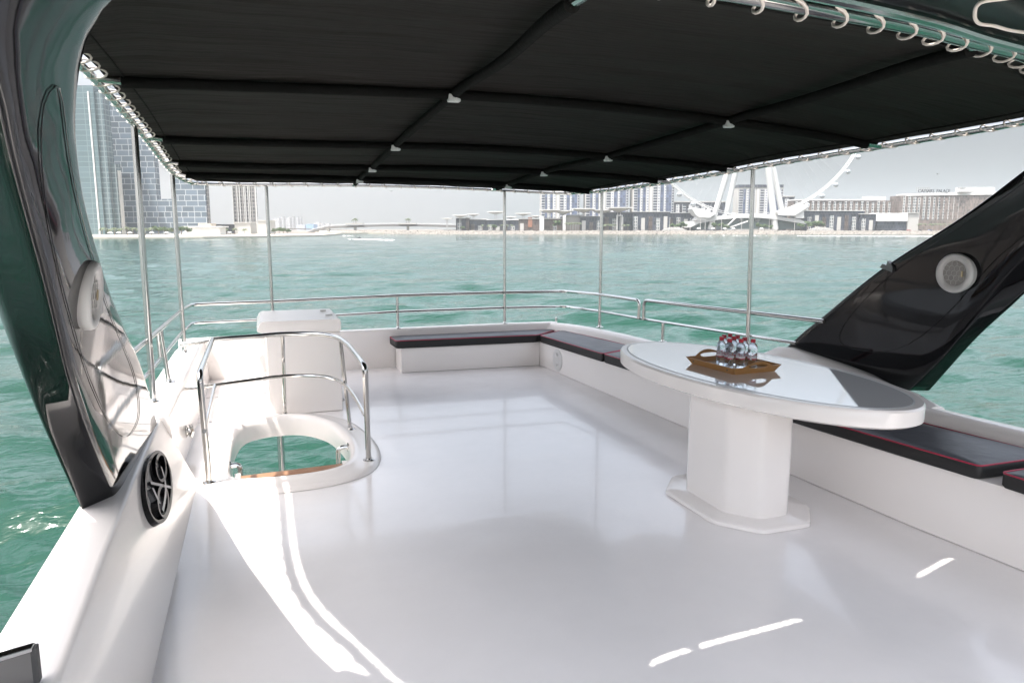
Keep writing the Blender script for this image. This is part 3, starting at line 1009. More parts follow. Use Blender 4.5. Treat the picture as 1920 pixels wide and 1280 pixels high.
for end in (0, 1):
    n = -ea if end == 0 else ea
    o = c1 + (ea * la if end else Vector((0, 0, 0)))
    bmn = bmesh.new()
    outl = [(0, 0), (lb, 0), (lb + 0.03, 0.045)]
    for k in range(11):
        t = 1 - k / 10
        outl.append((t * (lb * 0.72) + lb * 0.14, 0.045 + 0.038 * sin(pi * t)))
    outl.append((-0.03, 0.045))
    hole = [(lb / 2 + 0.06 * cos(a) + (0.03 if cos(a) > 0 else -0.03) * 0.6, 0.048 + 0.013 * sin(a)) for a in [2 * pi * k / 16 for k in range(16)]]

    def P3(s, h):
        return o + eb * s + Vector((0, 0, h)) + n * h * 0.55
    es = []
    for lp in (outl, hole):
        vs = [bmn.verts.new(P3(*p)) for p in lp]
        es += [bmn.edges.new((vs[i], vs[(i + 1) % len(vs)])) for i in range(len(vs))]
    bmesh.ops.triangle_fill(bmn, use_beauty=True, use_dissolve=False, edges=es)
    ret = bmesh.ops.extrude_face_region(bmn, geom=list(bmn.faces))
    bmesh.ops.translate(bmn, verts=[v for v in ret["geom"] if isinstance(v, bmesh.types.BMVert)], vec=n * 0.009)
    bmn.verts.index_update()
    m = MB(); m.add([v.co.copy() for v in bmn.verts], [[v.index for v in f.verts] for f in bmn.faces])
    bmn.free()
    m.build("tray_handle", BAMBOO, tr)

bz = Zt + 0.0095
bt = thing("water_bottle", (0, 0, 0), "x", "bottle", "small water bottles standing on the tray")
m = MB()
pr = [(0.024, 0.0), (0.0295, 0.004), (0.031, 0.012), (0.0305, 0.03), (0.0295, 0.034), (0.0305, 0.038), (0.0305, 0.05), (0.0295, 0.054), (0.031, 0.058), (0.0305, 0.10), (0.0292, 0.104), (0.0305, 0.108), (0.0308, 0.128), (0.0295, 0.142), (0.024, 0.156), (0.0155, 0.166), (0.0125, 0.170), (0.0125, 0.176)]
m.lathe(pr, (0, 0, 0), 24); m.build("bottle_body", PET, bt, sharp=60)
m = MB(); m.lathe([(0.0152, 0.172), (0.0158, 0.174), (0.0158, 0.192), (0.0145, 0.1945), (0.008, 0.195)], (0, 0, 0), 20); cap = m.build("cap", CAPRED, bt, sharp=40)
m = MB(); m.lathe([(0.0138, 0.166), (0.0175, 0.168), (0.0175, 0.1705), (0.0138, 0.172)], (0, 0, 0), 16); m.build("neck_ring", PET, bt)
m = MB()
for k in range(20):
    if k % 5 == 4: continue
    a0, a1 = 2 * pi * k / 20, 2 * pi * (k + 1) / 20
    for (h0, h1) in ((0.060, 0.068),):
        m.add([(0.0314 * cos(a0), 0.0314 * sin(a0), h0), (0.0314 * cos(a1), 0.0314 * sin(a1), h0), (0.0314 * cos(a1), 0.0314 * sin(a1), h1), (0.0314 * cos(a0), 0.0314 * sin(a0), h1)], [(0, 1, 2, 3)])
for k in range(20):
    a0, a1 = 2 * pi * (k + 0.2) / 20, 2 * pi * (k + 0.8) / 20
    h0 = 0.084 + 0.003 * (k % 3); h1 = h0 + 0.005
    if k % 4 != 3:
        m.add([(0.0313 * cos(a0), 0.0313 * sin(a0), h0), (0.0313 * cos(a1), 0.0313 * sin(a1), h0), (0.0313 * cos(a1), 0.0313 * sin(a1), h1), (0.0313 * cos(a0), 0.0313 * sin(a0), h1)], [(0, 1, 2, 3)])
m.build("red_print", LABELRED, bt, fix=False)
m = MB()
for k in range(20):
    if k in (3, 4, 5): continue
    a0, a1 = 2 * pi * k / 20, 2 * pi * (k + 1) / 20
    m.add([(0.0311 * cos(a0), 0.0311 * sin(a0), 0.0685), (0.0311 * cos(a1), 0.0311 * sin(a1), 0.0685), (0.0311 * cos(a1), 0.0311 * sin(a1), 0.080), (0.0311 * cos(a0), 0.0311 * sin(a0), 0.080)], [(0, 1, 2, 3)])
m.build("white_print", LABELWHITE, bt, fix=False)
caps = [((1353.4, 629.2), "red capped water bottle at the left corner of the cluster on the tray"),
        ((1368.5, 632.8), "red capped water bottle in the front row, between the left corner and front corner bottles"),
        ((1389.9, 633.3), "red capped water bottle at the front corner of the cluster, above the tray corner"),
        ((1412.3, 633.5), "red capped water bottle at the right end of the cluster, fully in view"),
        ((1396.7, 630.2), "red capped water bottle half hidden between the front corner and right end bottles"),
        ((1376.3, 628.6), "red capped water bottle in the middle of the cluster, ringed by the others"),
        ((1383.0, 626.6), "red capped water bottle behind the middle one, its cap just showing to the right"),
        ((1358.1, 625.5), "red capped water bottle directly behind the left corner bottle"),
        ((1369.0, 623.4), "rearmost red capped water bottle, its cap topmost in the cluster")]
pos = []
for (q, lab) in caps:
    p = on_z(q[0], q[1] + 1.5, bz + 0.195)
    pos.append(Vector((p.x, p.y, 0)))
for _ in range(60):                       # let the bottles settle so that none overlap
    for i in range(9):
        for j in range(i):
            d = pos[i] - pos[j]
            if d.length < 0.0645:
                s = d.normalized() * (0.0645 - d.length) / 2
                pos[i] += s; pos[j] -= s
for i, (q, lab) in enumerate(caps):
    loc = (pos[i].x, pos[i].y, bz)
    if i == 0:
        bt.location = loc; bt["label"] = lab; bt.rotation_euler.z = 0.4
    else:
        c = copy_tree(bt, loc, lab); c.rotation_euler.z = R.uniform(0, 6)

# ------------------------------------------------------------------ far shore
FW = Vector((sin(YAW), cos(YAW), 0))
RT = Vector((cos(YAW), -sin(YAW), 0))


def facade(name, glass, frame, bw, bh, mortar, off=0.5, squash=1.0, freq=2, rough=0.25, var=0.5, metal=0.0):
    """gridded facade in metres along the wall and up"""
    m = bpy.data.materials.new(name); m.use_nodes = True
    n = m.node_tree; b = n.nodes["Principled BSDF"]
    tc = n.nodes.new("ShaderNodeTexCoord")
    br = n.nodes.new("ShaderNodeTexBrick")
    br.offset = off; br.offset_frequency = freq; br.squash = squash; br.squash_frequency = 3
    br.inputs["Color1"].default_value = (*[c * (1 - var) for c in glass], 1)
    br.inputs["Color2"].default_value = (*[min(1, c * (1 + var)) for c in glass], 1)
    br.inputs["Mortar"].default_value = (*frame, 1)
    br.inputs["Scale"].default_value = 1.0
    br.inputs["Mortar Size"].default_value = mortar
    br.inputs["Mortar Smooth"].default_value = 0.0
    br.inputs["Brick Width"].default_value = bw
    br.inputs["Row Height"].default_value = bh
    n.links.new(tc.outputs["UV"], br.inputs["Vector"])
    n.links.new(br.outputs["Color"], b.inputs["Base Color"])
    b.inputs["Roughness"].default_value = rough
    b.inputs["Metallic"].default_value = metal
    return m


def uvbox(name, x0, x1, z0, z1, D, depth, m, parent=None, D1=None, top_slope=0, y0=None, y1=None, **kw):
    """box front between photo columns x0..x1 at D metres; heights from rows y0 (bottom) / y1 (top) or z"""
    D1 = D if D1 is None else D1
    a, b = far(x0, D, 0), far(x1, D1, 0)
    za = z0 if y0 is None else far(x0, D, y=y0).z
    zb = z1 if y1 is None else far(x0, D, y=y1).z
    back = FW * depth
    P = [a, b, b + back, a + back]
    mb = MB()
    lo = [Vector((p.x, p.y, za)) for p in P]
    hi = [Vector((p.x, p.y, zb)) for p in P]
    hi[1].z += top_slope; hi[2].z += top_slope
    mb.prism(lo, (0, 0, 1))
    mb.v = lo + hi
    o = mb.build(name, m, parent, **kw)
    uv = o.data.uv_layers.new(name="UVMap")
    base = ORG[o.name]
    ln = [(P[(i + 1) % 4] - P[i]).length for i in range(4)]
    cum = [0, ln[0], ln[0] + ln[1], ln[0] + ln[1] + ln[2]]
    for pl in o.data.polygons:
        for li in pl.loop_indices:
            v = o.data.loops[li].vertex_index
            k = v % 4
            u = cum[k]
            if abs(pl.normal.z) < 0.5 and k == 0:
                ks = {o.data.loops[q].vertex_index % 4 for q in pl.loop_indices}
                if 3 in ks: u = sum(ln)
            uv.data[li].uv = (u, o.data.vertices[v].co.z)
    return o


def building(name, x0, x1, D, label, cat="building", ybase=None, group=None):
    c = (far(x0, D, 0) + far(x1, D, 0)) / 2
    return thing(name, (c.x, c.y, SEA + 1.5), label, cat, group)


WHITE = mat("white_render_wall", (0.50, 0.495, 0.48), 0.6, var=0.06)
GREYW = mat("grey_concrete", (0.36, 0.35, 0.33), 0.7, var=0.15)
DARKB = facade("dark_curtain_wall", (0.035, 0.04, 0.055), (0.10, 0.10, 0.11), 3.2, 4.2, 0.14, rough=0.15)
DARKBR = facade("dark_brown_cladding", (0.07, 0.05, 0.042), (0.13, 0.11, 0.10), 2.4, 4.0, 0.12, rough=0.4)
TEALG = facade("teal_curtain_wall", (0.075, 0.115, 0.125), (0.14, 0.18, 0.185), 9, 4.2, 0.25, off=0.0, rough=0.15, var=0.12)
TEALD = facade("dark_teal_curtain_wall", (0.06, 0.09, 0.10), (0.15, 0.18, 0.185), 5.0, 4.2, 0.4, off=0.0, rough=0.15, var=0.12)
BLUEB = facade("blue_glass_white_lattice", (0.085, 0.112, 0.14), (0.33, 0.345, 0.355), 10.5, 4.8, 0.28, off=0.37, squash=0.55, freq=2, rough=0.2, var=0.25)
FINC = facade("banded_tower_wall", (0.06, 0.06, 0.068), (0.21, 0.20, 0.19), 3.0, 3.6, 0.55, off=0.0, rough=0.3)
BLUER = facade("blue_window_strip", (0.075, 0.095, 0.15), (0.16, 0.175, 0.21), 3.2, 3.3, 0.16, off=0.0, rough=0.15, var=0.4)
DARKR = facade("dark_window_strip", (0.04, 0.05, 0.07), (0.42, 0.42, 0.42), 6, 3.3, 0.5, off=0.0, rough=0.2, var=0.3)
BALC = facade("white_balcony_strip", (0.20, 0.22, 0.26), (0.50, 0.50, 0.49), 3.4, 3.3, 0.75, off=0.0, rough=0.4, var=0.2)
BROWN = facade("brown_shutter_wall", (0.115, 0.09, 0.078), (0.17, 0.15, 0.14), 1.6, 3.4, 0.14, off=0.5, rough=0.5, var=0.55)
WINDW = facade("hotel_window_bay", (0.05, 0.075, 0.09), (0.45, 0.44, 0.42), 2.0, 3.4, 0.4, off=0.0, rough=0.25, var=0.5)
SAND = mat("beach_sand", (0.42, 0.38, 0.32), 0.9, var=0.12, vscale=0.05)
ROCK = mat("pale_rock", (0.16, 0.145, 0.128), 0.9, var=0.35, vscale=0.5)
PAVE = mat("promenade_paving", (0.15, 0.13, 0.11), 0.85, var=0.15, vscale=0.1)
LEAF = mat("tree_leaves", (0.045, 0.075, 0.025), 0.7, var=0.45, vscale=0.6)
PALMLEAF = mat("palm_leaves", (0.075, 0.095, 0.045), 0.7, var=0.35, vscale=0.6)
BARK = mat("tree_bark", (0.16, 0.11, 0.08), 0.9)
FOAM = mat("sea_foam", (0.85, 0.87, 0.87), 0.7)


# --- sea: rings growing with distance, real swell near, fine ripples in the bump
def sea():
    import numpy as np
    # bearings packed into the half of the sea that the deck looks out on
    fine = np.linspace(radians(-32), radians(70), 1000, endpoint=False)
    aa = np.concatenate([fine, np.linspace(radians(70), radians(328), 150, endpoint=False)])
    na = len(aa); nr = 620
    rr = np.concatenate([[1.5, 3.0], 5.0 * (6000 / 5.0) ** (np.arange(nr - 2) / (nr - 3))])
    rg, ag = np.meshgrid(rr, aa, indexing='ij')
    x = rg * np.sin(ag); y = rg * np.cos(ag)
    z = np.zeros_like(x)
    rs = np.random.RandomState(3)
    cell = np.where(ag < radians(70), rg * 0.0115, rg * 0.035)
    wx = x + 0.5 * np.sin(y * 0.31 + 1) + 0.35 * np.sin(x * 0.53 + y * 0.2) + 2.0 * np.sin(y * 0.05 + x * 0.03)
    wy = y + 0.5 * np.sin(x * 0.27) + 0.35 * np.sin(y * 0.47 - x * 0.3 + 2) + 2.0 * np.sin(x * 0.06 + 1)
    for k in range(44):
        lam = 0.6 * (15 / 0.6) ** ((k + rs.rand()) / 44)
        th = radians(68) + rs.randn() * 0.45
        kx, ky = cos(th) * 2 * np.pi / lam, sin(th) * 2 * np.pi / lam
        ph = rs.rand() * 6.28
        fade = np.clip((lam / cell - 2.0) / 1.5, 0, 1)
        s = np.sin(wx * kx + wy * ky + ph)
        z += fade * lam ** (0.9 if lam < 5 else 0.55) * (1 if lam < 5 else 5 ** 0.35) * 0.0088 * (s + 0.7 * (1 - np.abs(s)) ** 2)
    vs = np.stack([x, y, z], -1).reshape(-1, 3)
    i = np.arange(nr - 1)[:, None] * na; j = np.arange(na)[None, :]; jn = (j + 1) % na
    q = np.stack([i + j, i + na + j, i + na + jn, i + jn], -1).reshape(-1, 4)
    me = bpy.data.meshes.new("sea")
    me.vertices.add(len(vs)); me.vertices.foreach_set("co", vs.astype(np.float32).ravel())
    me.loops.add(q.size); me.loops.foreach_set("vertex_index", q.astype(np.int32).ravel())
    me.polygons.add(len(q)); me.polygons.foreach_set("loop_start", np.arange(0, q.size, 4, dtype=np.int32))
    me.polygons.foreach_set("use_smooth", np.ones(len(q), dtype=bool))
    me.update(calc_edges=True); me.validate()
    m = bpy.data.materials.new("sea_water"); m.use_nodes = True
    n = m.node_tree; b = n.nodes["Principled BSDF"]
    b.inputs["Roughness"].default_value = 0.07
    b.inputs["IOR"].default_value = 1.33
    tc = n.nodes.new("ShaderNodeTexCoord")
    h = None
    for sc_, amp, st in ((1.3, 0.10, (0.45, 1.4, 1)), (4.0, 0.028, (0.6, 1.4, 1)), (0.3, 0.32, (0.5, 1.3, 1)), (13, 0.005, (0.8, 1.3, 1))):
        mp = n.nodes.new("ShaderNodeMapping"); mp.inputs["Scale"].default_value = st
        mp.inputs["Rotation"].default_value = (0, 0, radians(-22))
        nz = n.nodes.new("ShaderNodeTexNoise"); nz.inputs["Scale"].default_value = sc_; nz.inputs["Detail"].default_value = 3
        nz.inputs["Distortion"].default_value = 0.6
        ml = n.nodes.new("ShaderNodeMath"); ml.operation = 'MULTIPLY'; ml.inputs[1].default_value = amp
        n.links.new(tc.outputs["Object"], mp.inputs[0]); n.links.new(mp.outputs[0], nz.inputs["Vector"]); n.links.new(nz.outputs["Fac"], ml.inputs[0])
        if h is None: h = ml
        else:
            ad = n.nodes.new("ShaderNodeMath"); ad.operation = 'ADD'
            n.links.new(h.outputs[0], ad.inputs[0]); n.links.new(ml.outputs[0], ad.inputs[1]); h = ad
    bp = n.nodes.new("ShaderNodeBump"); bp.inputs["Strength"].default_value = 1.0; bp.inputs["Distance"].default_value = 1.0
    n.links.new(h.outputs[0], bp.inputs["Height"]); n.links.new(bp.outputs[0], b.inputs["Normal"])
    nz = n.nodes.new("ShaderNodeTexNoise"); nz.inputs["Scale"].default_value = 0.02; nz.inputs["Detail"].default_value = 4
    n.links.new(tc.outputs["Object"], nz.inputs["Vector"])
    mx = n.nodes.new("ShaderNodeMix"); mx.data_type = 'RGBA'
    mx.inputs[6].default_value = (0.003, 0.028, 0.016, 1); mx.inputs[7].default_value = (0.005, 0.043, 0.027, 1)
    n.links.new(nz.outputs["Fac"], mx.inputs[0]); n.links.new(mx.outputs[2], b.inputs["Base Color"])
    me.materials.append(m)
    o = bpy.data.objects.new("sea", me); COL.objects.link(o); o.location = (0, 0, SEA)
    tag(o, "teal green sea with small wind waves", kind="structure")


sea()


def ground(name, pts, z, m, label, th=3.0):
    mb = MB()
    P = [far(x, D, z) for x, D in pts]
    mb.prism([p - Vector((0, 0, th)) for p in P], (0, 0, th))
    o = mb.build(name, m, None, label, kind="structure")
    return o


ground("beach", [(60, 455), (200, 462), (380, 485), (480, 520), (600, 600), (640, 760), (60, 760)], SEA + 1.0, SAND, "pale sand beach below the left towers", 3)
ground("promenade", [(640, 905), (812, 812), (880, 800), (2400, 800), (2400, 1300), (640, 1500)], -1.0, PAVE, "paved island shore on the far side of the water", 5)
ground("causeway", [(590, 800), (690, 850), (1000, 890), (1000, 1300), (590, 1300)], SEA + 1.6, SAND, "low sandy bank below the far bridge", 3)
ground("mainland", [(-400, 740), (600, 780), (900, 2200), (900, 3400), (-1200, 3400)], SEA + 1.2, PAVE, "flat land behind the left beach", 3)

# riprap in front of the island
rk = MB()
rows_ = []
ridge = [(640, 905), (700, 870), (812, 811), (880, 799), (1300, 798), (2400, 798)]
pts = []
for (xa, Da), (xb_, Db) in zip(ridge, ridge[1:]):
    A, B = far(xa, Da, 0), far(xb_, Db, 0)
    k = max(2, int((B - A).length / 1.5))
    pts += [A.lerp(B, i / k) for i in range(k)]
for j in range(7):
    row = []
    for p in pts:
        t = j / 6
        q = p - FW * (7.0 * (1 - t))
        row.append(Vector((q.x + R.uniform(-.5, .5), q.y + R.uniform(-.5, .5), lerp(SEA - 0.6, -0.7, t) + R.uniform(-0.55, 0.55))))
    rows_.append(row)
rk.strips(rows_, smooth=False)
rk.build("rock_revetment", ROCK, None, "pale boulder revetment along the far island shore", kind="stuff", fix=False)

# --- left towers
t = building("glass_tower", 80, 230, 620, "tall teal glass tower at far left with a pale vertical edge strip")
uvbox("body", 96, 196, SEA, 0, 620, 20, TEALG, t, y1=171)
uvbox("side_wing", 196, 212, SEA, 0, 622, 10, TEALD, t, y1=182)
uvbox("edge_strip", 184.5, 187, SEA, 0, 619.2, 1.2, WHITE, t, y1=181)
uvbox("low_wing", 214, 226, SEA, 0, 626, 8, TEALD, t, y1=310)
uvbox("stair_core", 226, 231, SEA, 0, 628, 4, GREYW, t, y1=322)
t = building("twin_tower", 212, 392, 660, "blue glass twin tower with irregular white lattice and a square gap in the middle")
uvbox("tower", 216, 298, SEA, 0, 660, 8, BLUEB, t, y1=120)
uvbox("podium", 298.5, 329.5, SEA, 0, 660.5, 30, BLUEB, t, y1=374)
uvbox("tower", 330, 389, SEA, 0, 660, 6, BLUEB, t, y1=250)
uvbox("balcony_edge", 389, 392, SEA, 0, 662, 5, FINC, t, y1=250)
t = building("beach_pavilion", 340, 440, 560, "low white flat roofed pavilion behind the left beach trees")
uvbox("wall", 346, 412, SEA, 0, 575, 12, WHITE, t, y1=427)
uvbox("roof", 340, 416, 0, 0, 574, 14, WHITE, t, y0=426.6, y1=424)
uvbox("upper_block", 372, 396, 0, 0, 580, 10, mat("tan_wall", (0.4, 0.33, 0.26), 0.7), t, y0=424, y1=419)
t = building("banded_tower", 438, 486, 720, "grey tower with pale vertical fins between the left pole and the black canopy edge")
uvbox("body", 440, 482, SEA, 0, 720, 4, FINC, t, y1=200)
for x in (439, 448, 452.5, 460.5, 463, 468, 471, 482):
    uvbox("fin", x - 0.55, x + 0.55, SEA, 0, 719, 2, WHITE, t, y1=198)
uvbox("base", 430, 492, SEA, 0, 716, 6, GREYW, t, y1=420)
for i, (x0, x1, yt, m_) in enumerate(((396, 440, 421, DARKB), (440, 470, 418, GREYW), (484, 506, 414, GREYW))):
    lab = ("low dark block between the twin tower and the grey tower", "low grey block at the foot of the grey finned tower", "low grey block just right of the grey finned tower")[i]
    t = building("low_block", x0, x1, 712, lab)
    uvbox("wall", x0, x1, SEA, 0, 690 - i * 8, 16, m_, t, y1=yt)
    uvbox("parapet", x0 - .5, x1 + .5, 0, 0, 689 - i * 8, 17, WHITE, t, y0=yt, y1=yt - 0.8)

# hazy skyline far behind
HAZYB = facade("far_block_wall", (0.22, 0.23, 0.25), (0.36, 0.36, 0.36), 5, 4, 0.8, off=0)
skyl = [(512, 524, 409), (526, 532, 406), (534, 541, 410), (542, 549, 412), (541, 544, 407), (545, 550, 406), (556, 559, 407), (561, 564, 407), (590, 598, 417), (600, 606, 418), (503, 511, 412), (612, 617, 419)]
for i, (a, b, yt) in enumerate(skyl):
    o = uvbox("skyline_block", a, b, SEA, 0, 2300 + (i % 4) * 60, 25, HAZYB, None, y1=yt, label="faint grey tower block in the hazy skyline left of the bridge", cat="tower block", group="towers in the hazy skyline")
o = uvbox("blue_shed", 574, 588, SEA, 0, 1900, 40, mat("blue_sheet_wall", (0.16, 0.27, 0.42), 0.5), None, y1=420.5, label="low pale blue shed in the haze left of the bridge", cat="shed")
o = uvbox("grey_shed", 556, 572, SEA, 0, 1900, 40, mat("grey_sheet_wall", (0.3, 0.32, 0.36), 0.5), None, y1=421.5, label="low grey shed in the haze beside the blue one", cat="shed")

# --- bridge
br = building("bridge", 580, 850, 930, "long low footbridge crossing to the island in the hazy distance", "bridge")
pth = [(575, 436), (590, 431), (604, 427), (620, 424.5), (668, 422.5), (715, 421), (765, 420.6), (815, 421.5), (870, 423)]
P = [far(x, 930, y=y) for x, y in pth]
P = catmull(P, 6)
rs = []
for p in P:
    rs.append([p - FW * 4, p + FW * 4, p + FW * 4 - Vector((0, 0, 2.6)), p - FW * 4 - Vector((0, 0, 2.6))])
MB().rings(rs, smooth=False).build("bridge_deck", mat("pale_bridge_concrete", (0.12, 0.115, 0.11), 0.8), br)
MB().tube([p - FW * 4 + Vector((0, 0, 1.1)) for p in P], 0.25, 6).build("parapet_rail", WHITE, br)
for x in (595, 616, 666, 765):
    p = far(x, 930, 0)
    yd = mono([q[0] for q in pth], [q[1] for q in pth], x)
    z1 = far(x, 930, y=yd).z
    MB().prism([p - RT * 1.3 - FW * 2 + Vector((0, 0, SEA - 1)), p + RT * 1.3 - FW * 2 + Vector((0, 0, SEA - 1)), p + RT * 1.3 + FW * 2 + Vector((0, 0, SEA - 1)), p - RT * 1.3 + FW * 2 + Vector((0, 0, SEA - 1))], (0, 0, z1 - SEA)).build("pier", GREYW, br)
for x in (666, 765):
    p = far(x, 925, y=420.5)
    rs = MB(); rs.obox(p - RT * 11 - FW * 5, RT * 22, FW * 10, (0, 0, 1.3)); rs.build("viewing_deck", GREYW, br)
lowb = MB()
for s in (0,):
    A = [far(x, 1050, y=y) for x, y in ((500, 427.5), (560, 428), (640, 431), (800, 431.5), (870, 430))]
    rr_ = [[p - FW * 4, p + FW * 4, p + FW * 4 - Vector((0, 0, 1.6)), p - FW * 4 - Vector((0, 0, 1.6))] for p in catmull(A, 4)]
    lowb.rings(rr_, smooth=False)
lowb.build("road_viaduct", mat("pale_bridge_concrete", (0.42, 0.39, 0.35), 0.8), None, "low road viaduct seen behind and below the footbridge", "viaduct")


# --- trees
def leaf_cloud(mb, c, rx, rz, n, s, rnd):
    for _ in range(n):
        while True:
            d = Vector((rnd.uniform(-1, 1), rnd.uniform(-1, 1), rnd.uniform(-1, 1)))
            if 0.15 < d.length < 1: break
        p = c + Vector((d.x * rx, d.y * rx, d.z * rz))
        u = Vector((rnd.gauss(0, 1), rnd.gauss(0, 1), rnd.gauss(0, 1))).normalized(); v = u.orthogonal().normalized()
        k = s * rnd.uniform(0.6, 1.4)
        mb.add([p + u * k, p + v * k, p - u * k, p - v * k], [(0, 1, 2, 3)])


def tree(loc, h, w, label, group, seed, kind="tree"):
    rnd = random.Random(seed)
    t = thing("broad_tree" if kind == "tree" else "palm_tree", loc, label, "tree" if kind == "tree" else "palm tree", group)
    loc = Vector(loc)
    m = MB()
    lean = Vector((rnd.uniform(-.06, .06) * h, 0, 0))
    m.tube([loc, loc + lean * 0.5 + Vector((0, 0, h * 0.35)), loc + lean + Vector((0, 0, h * (0.55 if kind == "tree" else 0.92)))], [h * 0.035, h * 0.028, h * 0.02], 7)
    if kind == "tree":
        for k in range(4):
            a = rnd.uniform(0, 6.3)
            m.tube([loc + lean + Vector((0, 0, h * 0.42)), loc + lean + Vector((cos(a) * w * .3, sin(a) * w * .3, h * 0.72))], [h * 0.018, h * 0.008], 5)
    m.build("trunk", BARK, t)
    m = MB()
    if kind == "tree":
        for k in range(9):
            a = rnd.uniform(0, 6.3); rr = w * 0.36 * sqrt(rnd.random())
            leaf_cloud(m, loc + lean + Vector((cos(a) * rr, sin(a) * rr, h * rnd.uniform(0.55, 0.88))), w * 0.2, h * 0.13, 42, h * 0.06, rnd)
        m.build("crown", LEAF, t, fix=False)
    else:
        top_ = loc + lean + Vector((0, 0, h * 0.92))
        for k in range(16):
            a = k * 2.4; el_ = rnd.uniform(-0.1, 0.8)
            d = Vector((cos(a), sin(a), 0)); s = d.orthogonal() if False else Vector((-sin(a), cos(a), 0))
            L_ = w * rnd.uniform(0.42, 0.55)
            pr_ = [top_ + d * L_ * q + Vector((0, 0, L_ * (el_ * q - 0.9 * q * q))) for q in (0, .35, .7, 1)]
            wd = [0.02, 0.11, 0.09, 0.01]
            m.strips([[p - s * L_ * ww - Vector((0, 0, L_ * ww * .5)), p, p + s * L_ * ww - Vector((0, 0, L_ * ww * .5))] for p, ww in zip(pr_, wd)], smooth=False)
        m.build("crown", PALMLEAF, t, fix=False)
    return t


GB = "trees behind the left beach"
i = 0
for x, D, h, w, k in [(192, 540, 6, 7, "palm"), (203, 545, 5, 6, "palm"), (214, 540, 6, 6, "palm"), (226, 548, 5.5, 6, "palm"), (238, 540, 6.5, 6, "palm"), (249, 545, 6, 6, "palm"), (261, 540, 6, 6.5, "palm"), (272, 545, 5.5, 6, "palm"), (283, 545, 6, 6, "palm"),
                   (297, 560, 7.2, 11, "tree"), (310, 556, 6.8, 10, "tree"), (326, 560, 5.8, 9, "tree"), (340, 556, 7.0, 11, "tree"), (352, 560, 6.0, 8, "tree"),
                   (376, 600, 5, 6, "palm"), (392, 605, 5, 6, "palm"), (408, 610, 5, 6, "palm"), (424, 615, 5, 6, "palm"), (440, 620, 5.5, 6, "palm"), (458, 625, 5, 6, "palm"), (515, 640, 5.5, 7, "tree"), (523, 645, 6, 7, "tree"), (531, 640, 6, 8, "tree"), (539, 645, 5, 6, "tree")]:
    i += 1
    if k == "palm":
        lab = "small palm in the row behind the beach at the foot of the left towers" if x < 290 else "small palm in the row behind the beach in front of the low blocks"
    else:
        lab = "small bushy green tree behind the beach under the twin tower" if x < 400 else "small bushy green tree at the right end of the beach"
    tree(far(x, D, SEA + 1.0), h, w, lab, GB, i, k)
for x in (666, 765):
    for dx, hh in ((-2.4, 6.0), (0.6, 7.0), (2.6, 6.0)):
        i += 1
        tree(far(x + dx, 925, y=419.6), hh, 6.5, "small palm growing on the " + ("left" if x < 700 else "right") + " viewing deck of the footbridge", "palms on the footbridge", i, "palm")

# beach shelters
for k, x in enumerate((206, 222, 243, 262, 284, 312, 346, 372, 398, 430, 452)):
    D = 500 + k * 5
    p = far(x, D, SEA + 1.0)
    t = thing("beach_parasol", p, "small white parasol on the left beach", "parasol", "parasols on the left beach")
    MB().tube([p, p + Vector((0, 0, 2.4))], 0.08, 6).build("post", GREYW, t)
    MB().lathe([(1.9, 2.2), (1.8, 2.35), (0.1, 3.0)], p, 8).build("shade", WHITE, t)

# --- right shore: quay buildings
CW = WHITE
low = [  # x0, x1, ytop, mat, D, label
    (855, 874, 410, DARKB, 850, "small glass pavilion at the left tip of the island"),
    (874, 880, 409, DARKBR, 848, "narrow brown block next to the small glass pavilion"),
    (880, 913, 412, DARKB, 856, "long glass hall with a white roof slab at the left of the quay"),
    (913, 972, 413, DARKB, 846, "long dark glass quay building with white framed openings"),
    (972, 1011, 411, DARKBR, 846, "dark brown quay building with a taller brown box on top"),
    (1020, 1056, 411, DARKBR, 850, "dark quay building between the two white portal walls"),
    (1060, 1088, 406, GREYW, 856, "pale grey quay hall behind the row of palms"),
    (1088, 1131, 406, DARKB, 848, "dark glass quay building left of the white pyramid canopy"),
    (1131, 1185, 399, DARKB, 852, "tallest dark quay building behind the white portal frame"),
    (1185, 1256, 398, DARKB, 846, "dark blue quay building left of the wheel base"),
    (1237, 1304, 400, DARKB, 860, "dark blue hall with a grey roof slab beside the wheel base"),
    (1496, 1619, 396, DARKB, 850, "wide dark glass hall with a thin overhanging roof right of the wheel"),
    (1612, 1641, 402, DARKB, 846, "small dark hall between the wide glass hall and the white box"),
    (1700, 1721, 400, GREYW, 850, "grey concrete block right of the white box building"),
]
for k, (a, b, yt, m_, D, lab) in enumerate(low):
    t = building("quay_building", a, b, D, lab)
    uvbox("wall", a, b, -1.2, 0, D, 16, m_, t, y1=yt)
    uvbox("roof", a - 0.8, b + 0.8, 0, 0, D - 1.5, 19, WHITE if k in (2, 3, 10, 11, 12) else GREYW, t, y0=yt, y1=yt - (1.6 if k in (2, 3) else 0.9))
    if m_ is not GREYW:
        w_ = (b - a)
        for q in range(max(1, int(w_ / 14))):
            xx = a + (q + 0.5) * 14
            if xx > b - 4: break
            uvbox("opening", xx - 4, xx + 3, -0.9, 0, D - 0.3, 0.5, (WINDW, GREYW, DARKBR)[(k + q) % 3], t, y1=yt + 8 + (q % 2) * 3)
uvbox("roof_box", 990, 998, 0, 0, 845, 8, mat("rust_cladding", (0.22, 0.10, 0.06), 0.7), None, y0=426, y1=408, label="rust brown box standing on the dark brown quay building", cat="building")
for (a, b, y1, lab) in ((1012, 1020, 405, "tall white portal wall right of the brown quay building"), (1055.5, 1060.5, 404, "slim white portal wall left of the row of palms")):
    uvbox("portal_wall", a, b, -1.2, 0, 843, 8, WHITE, None, y1=y1, label=lab, cat="wall")
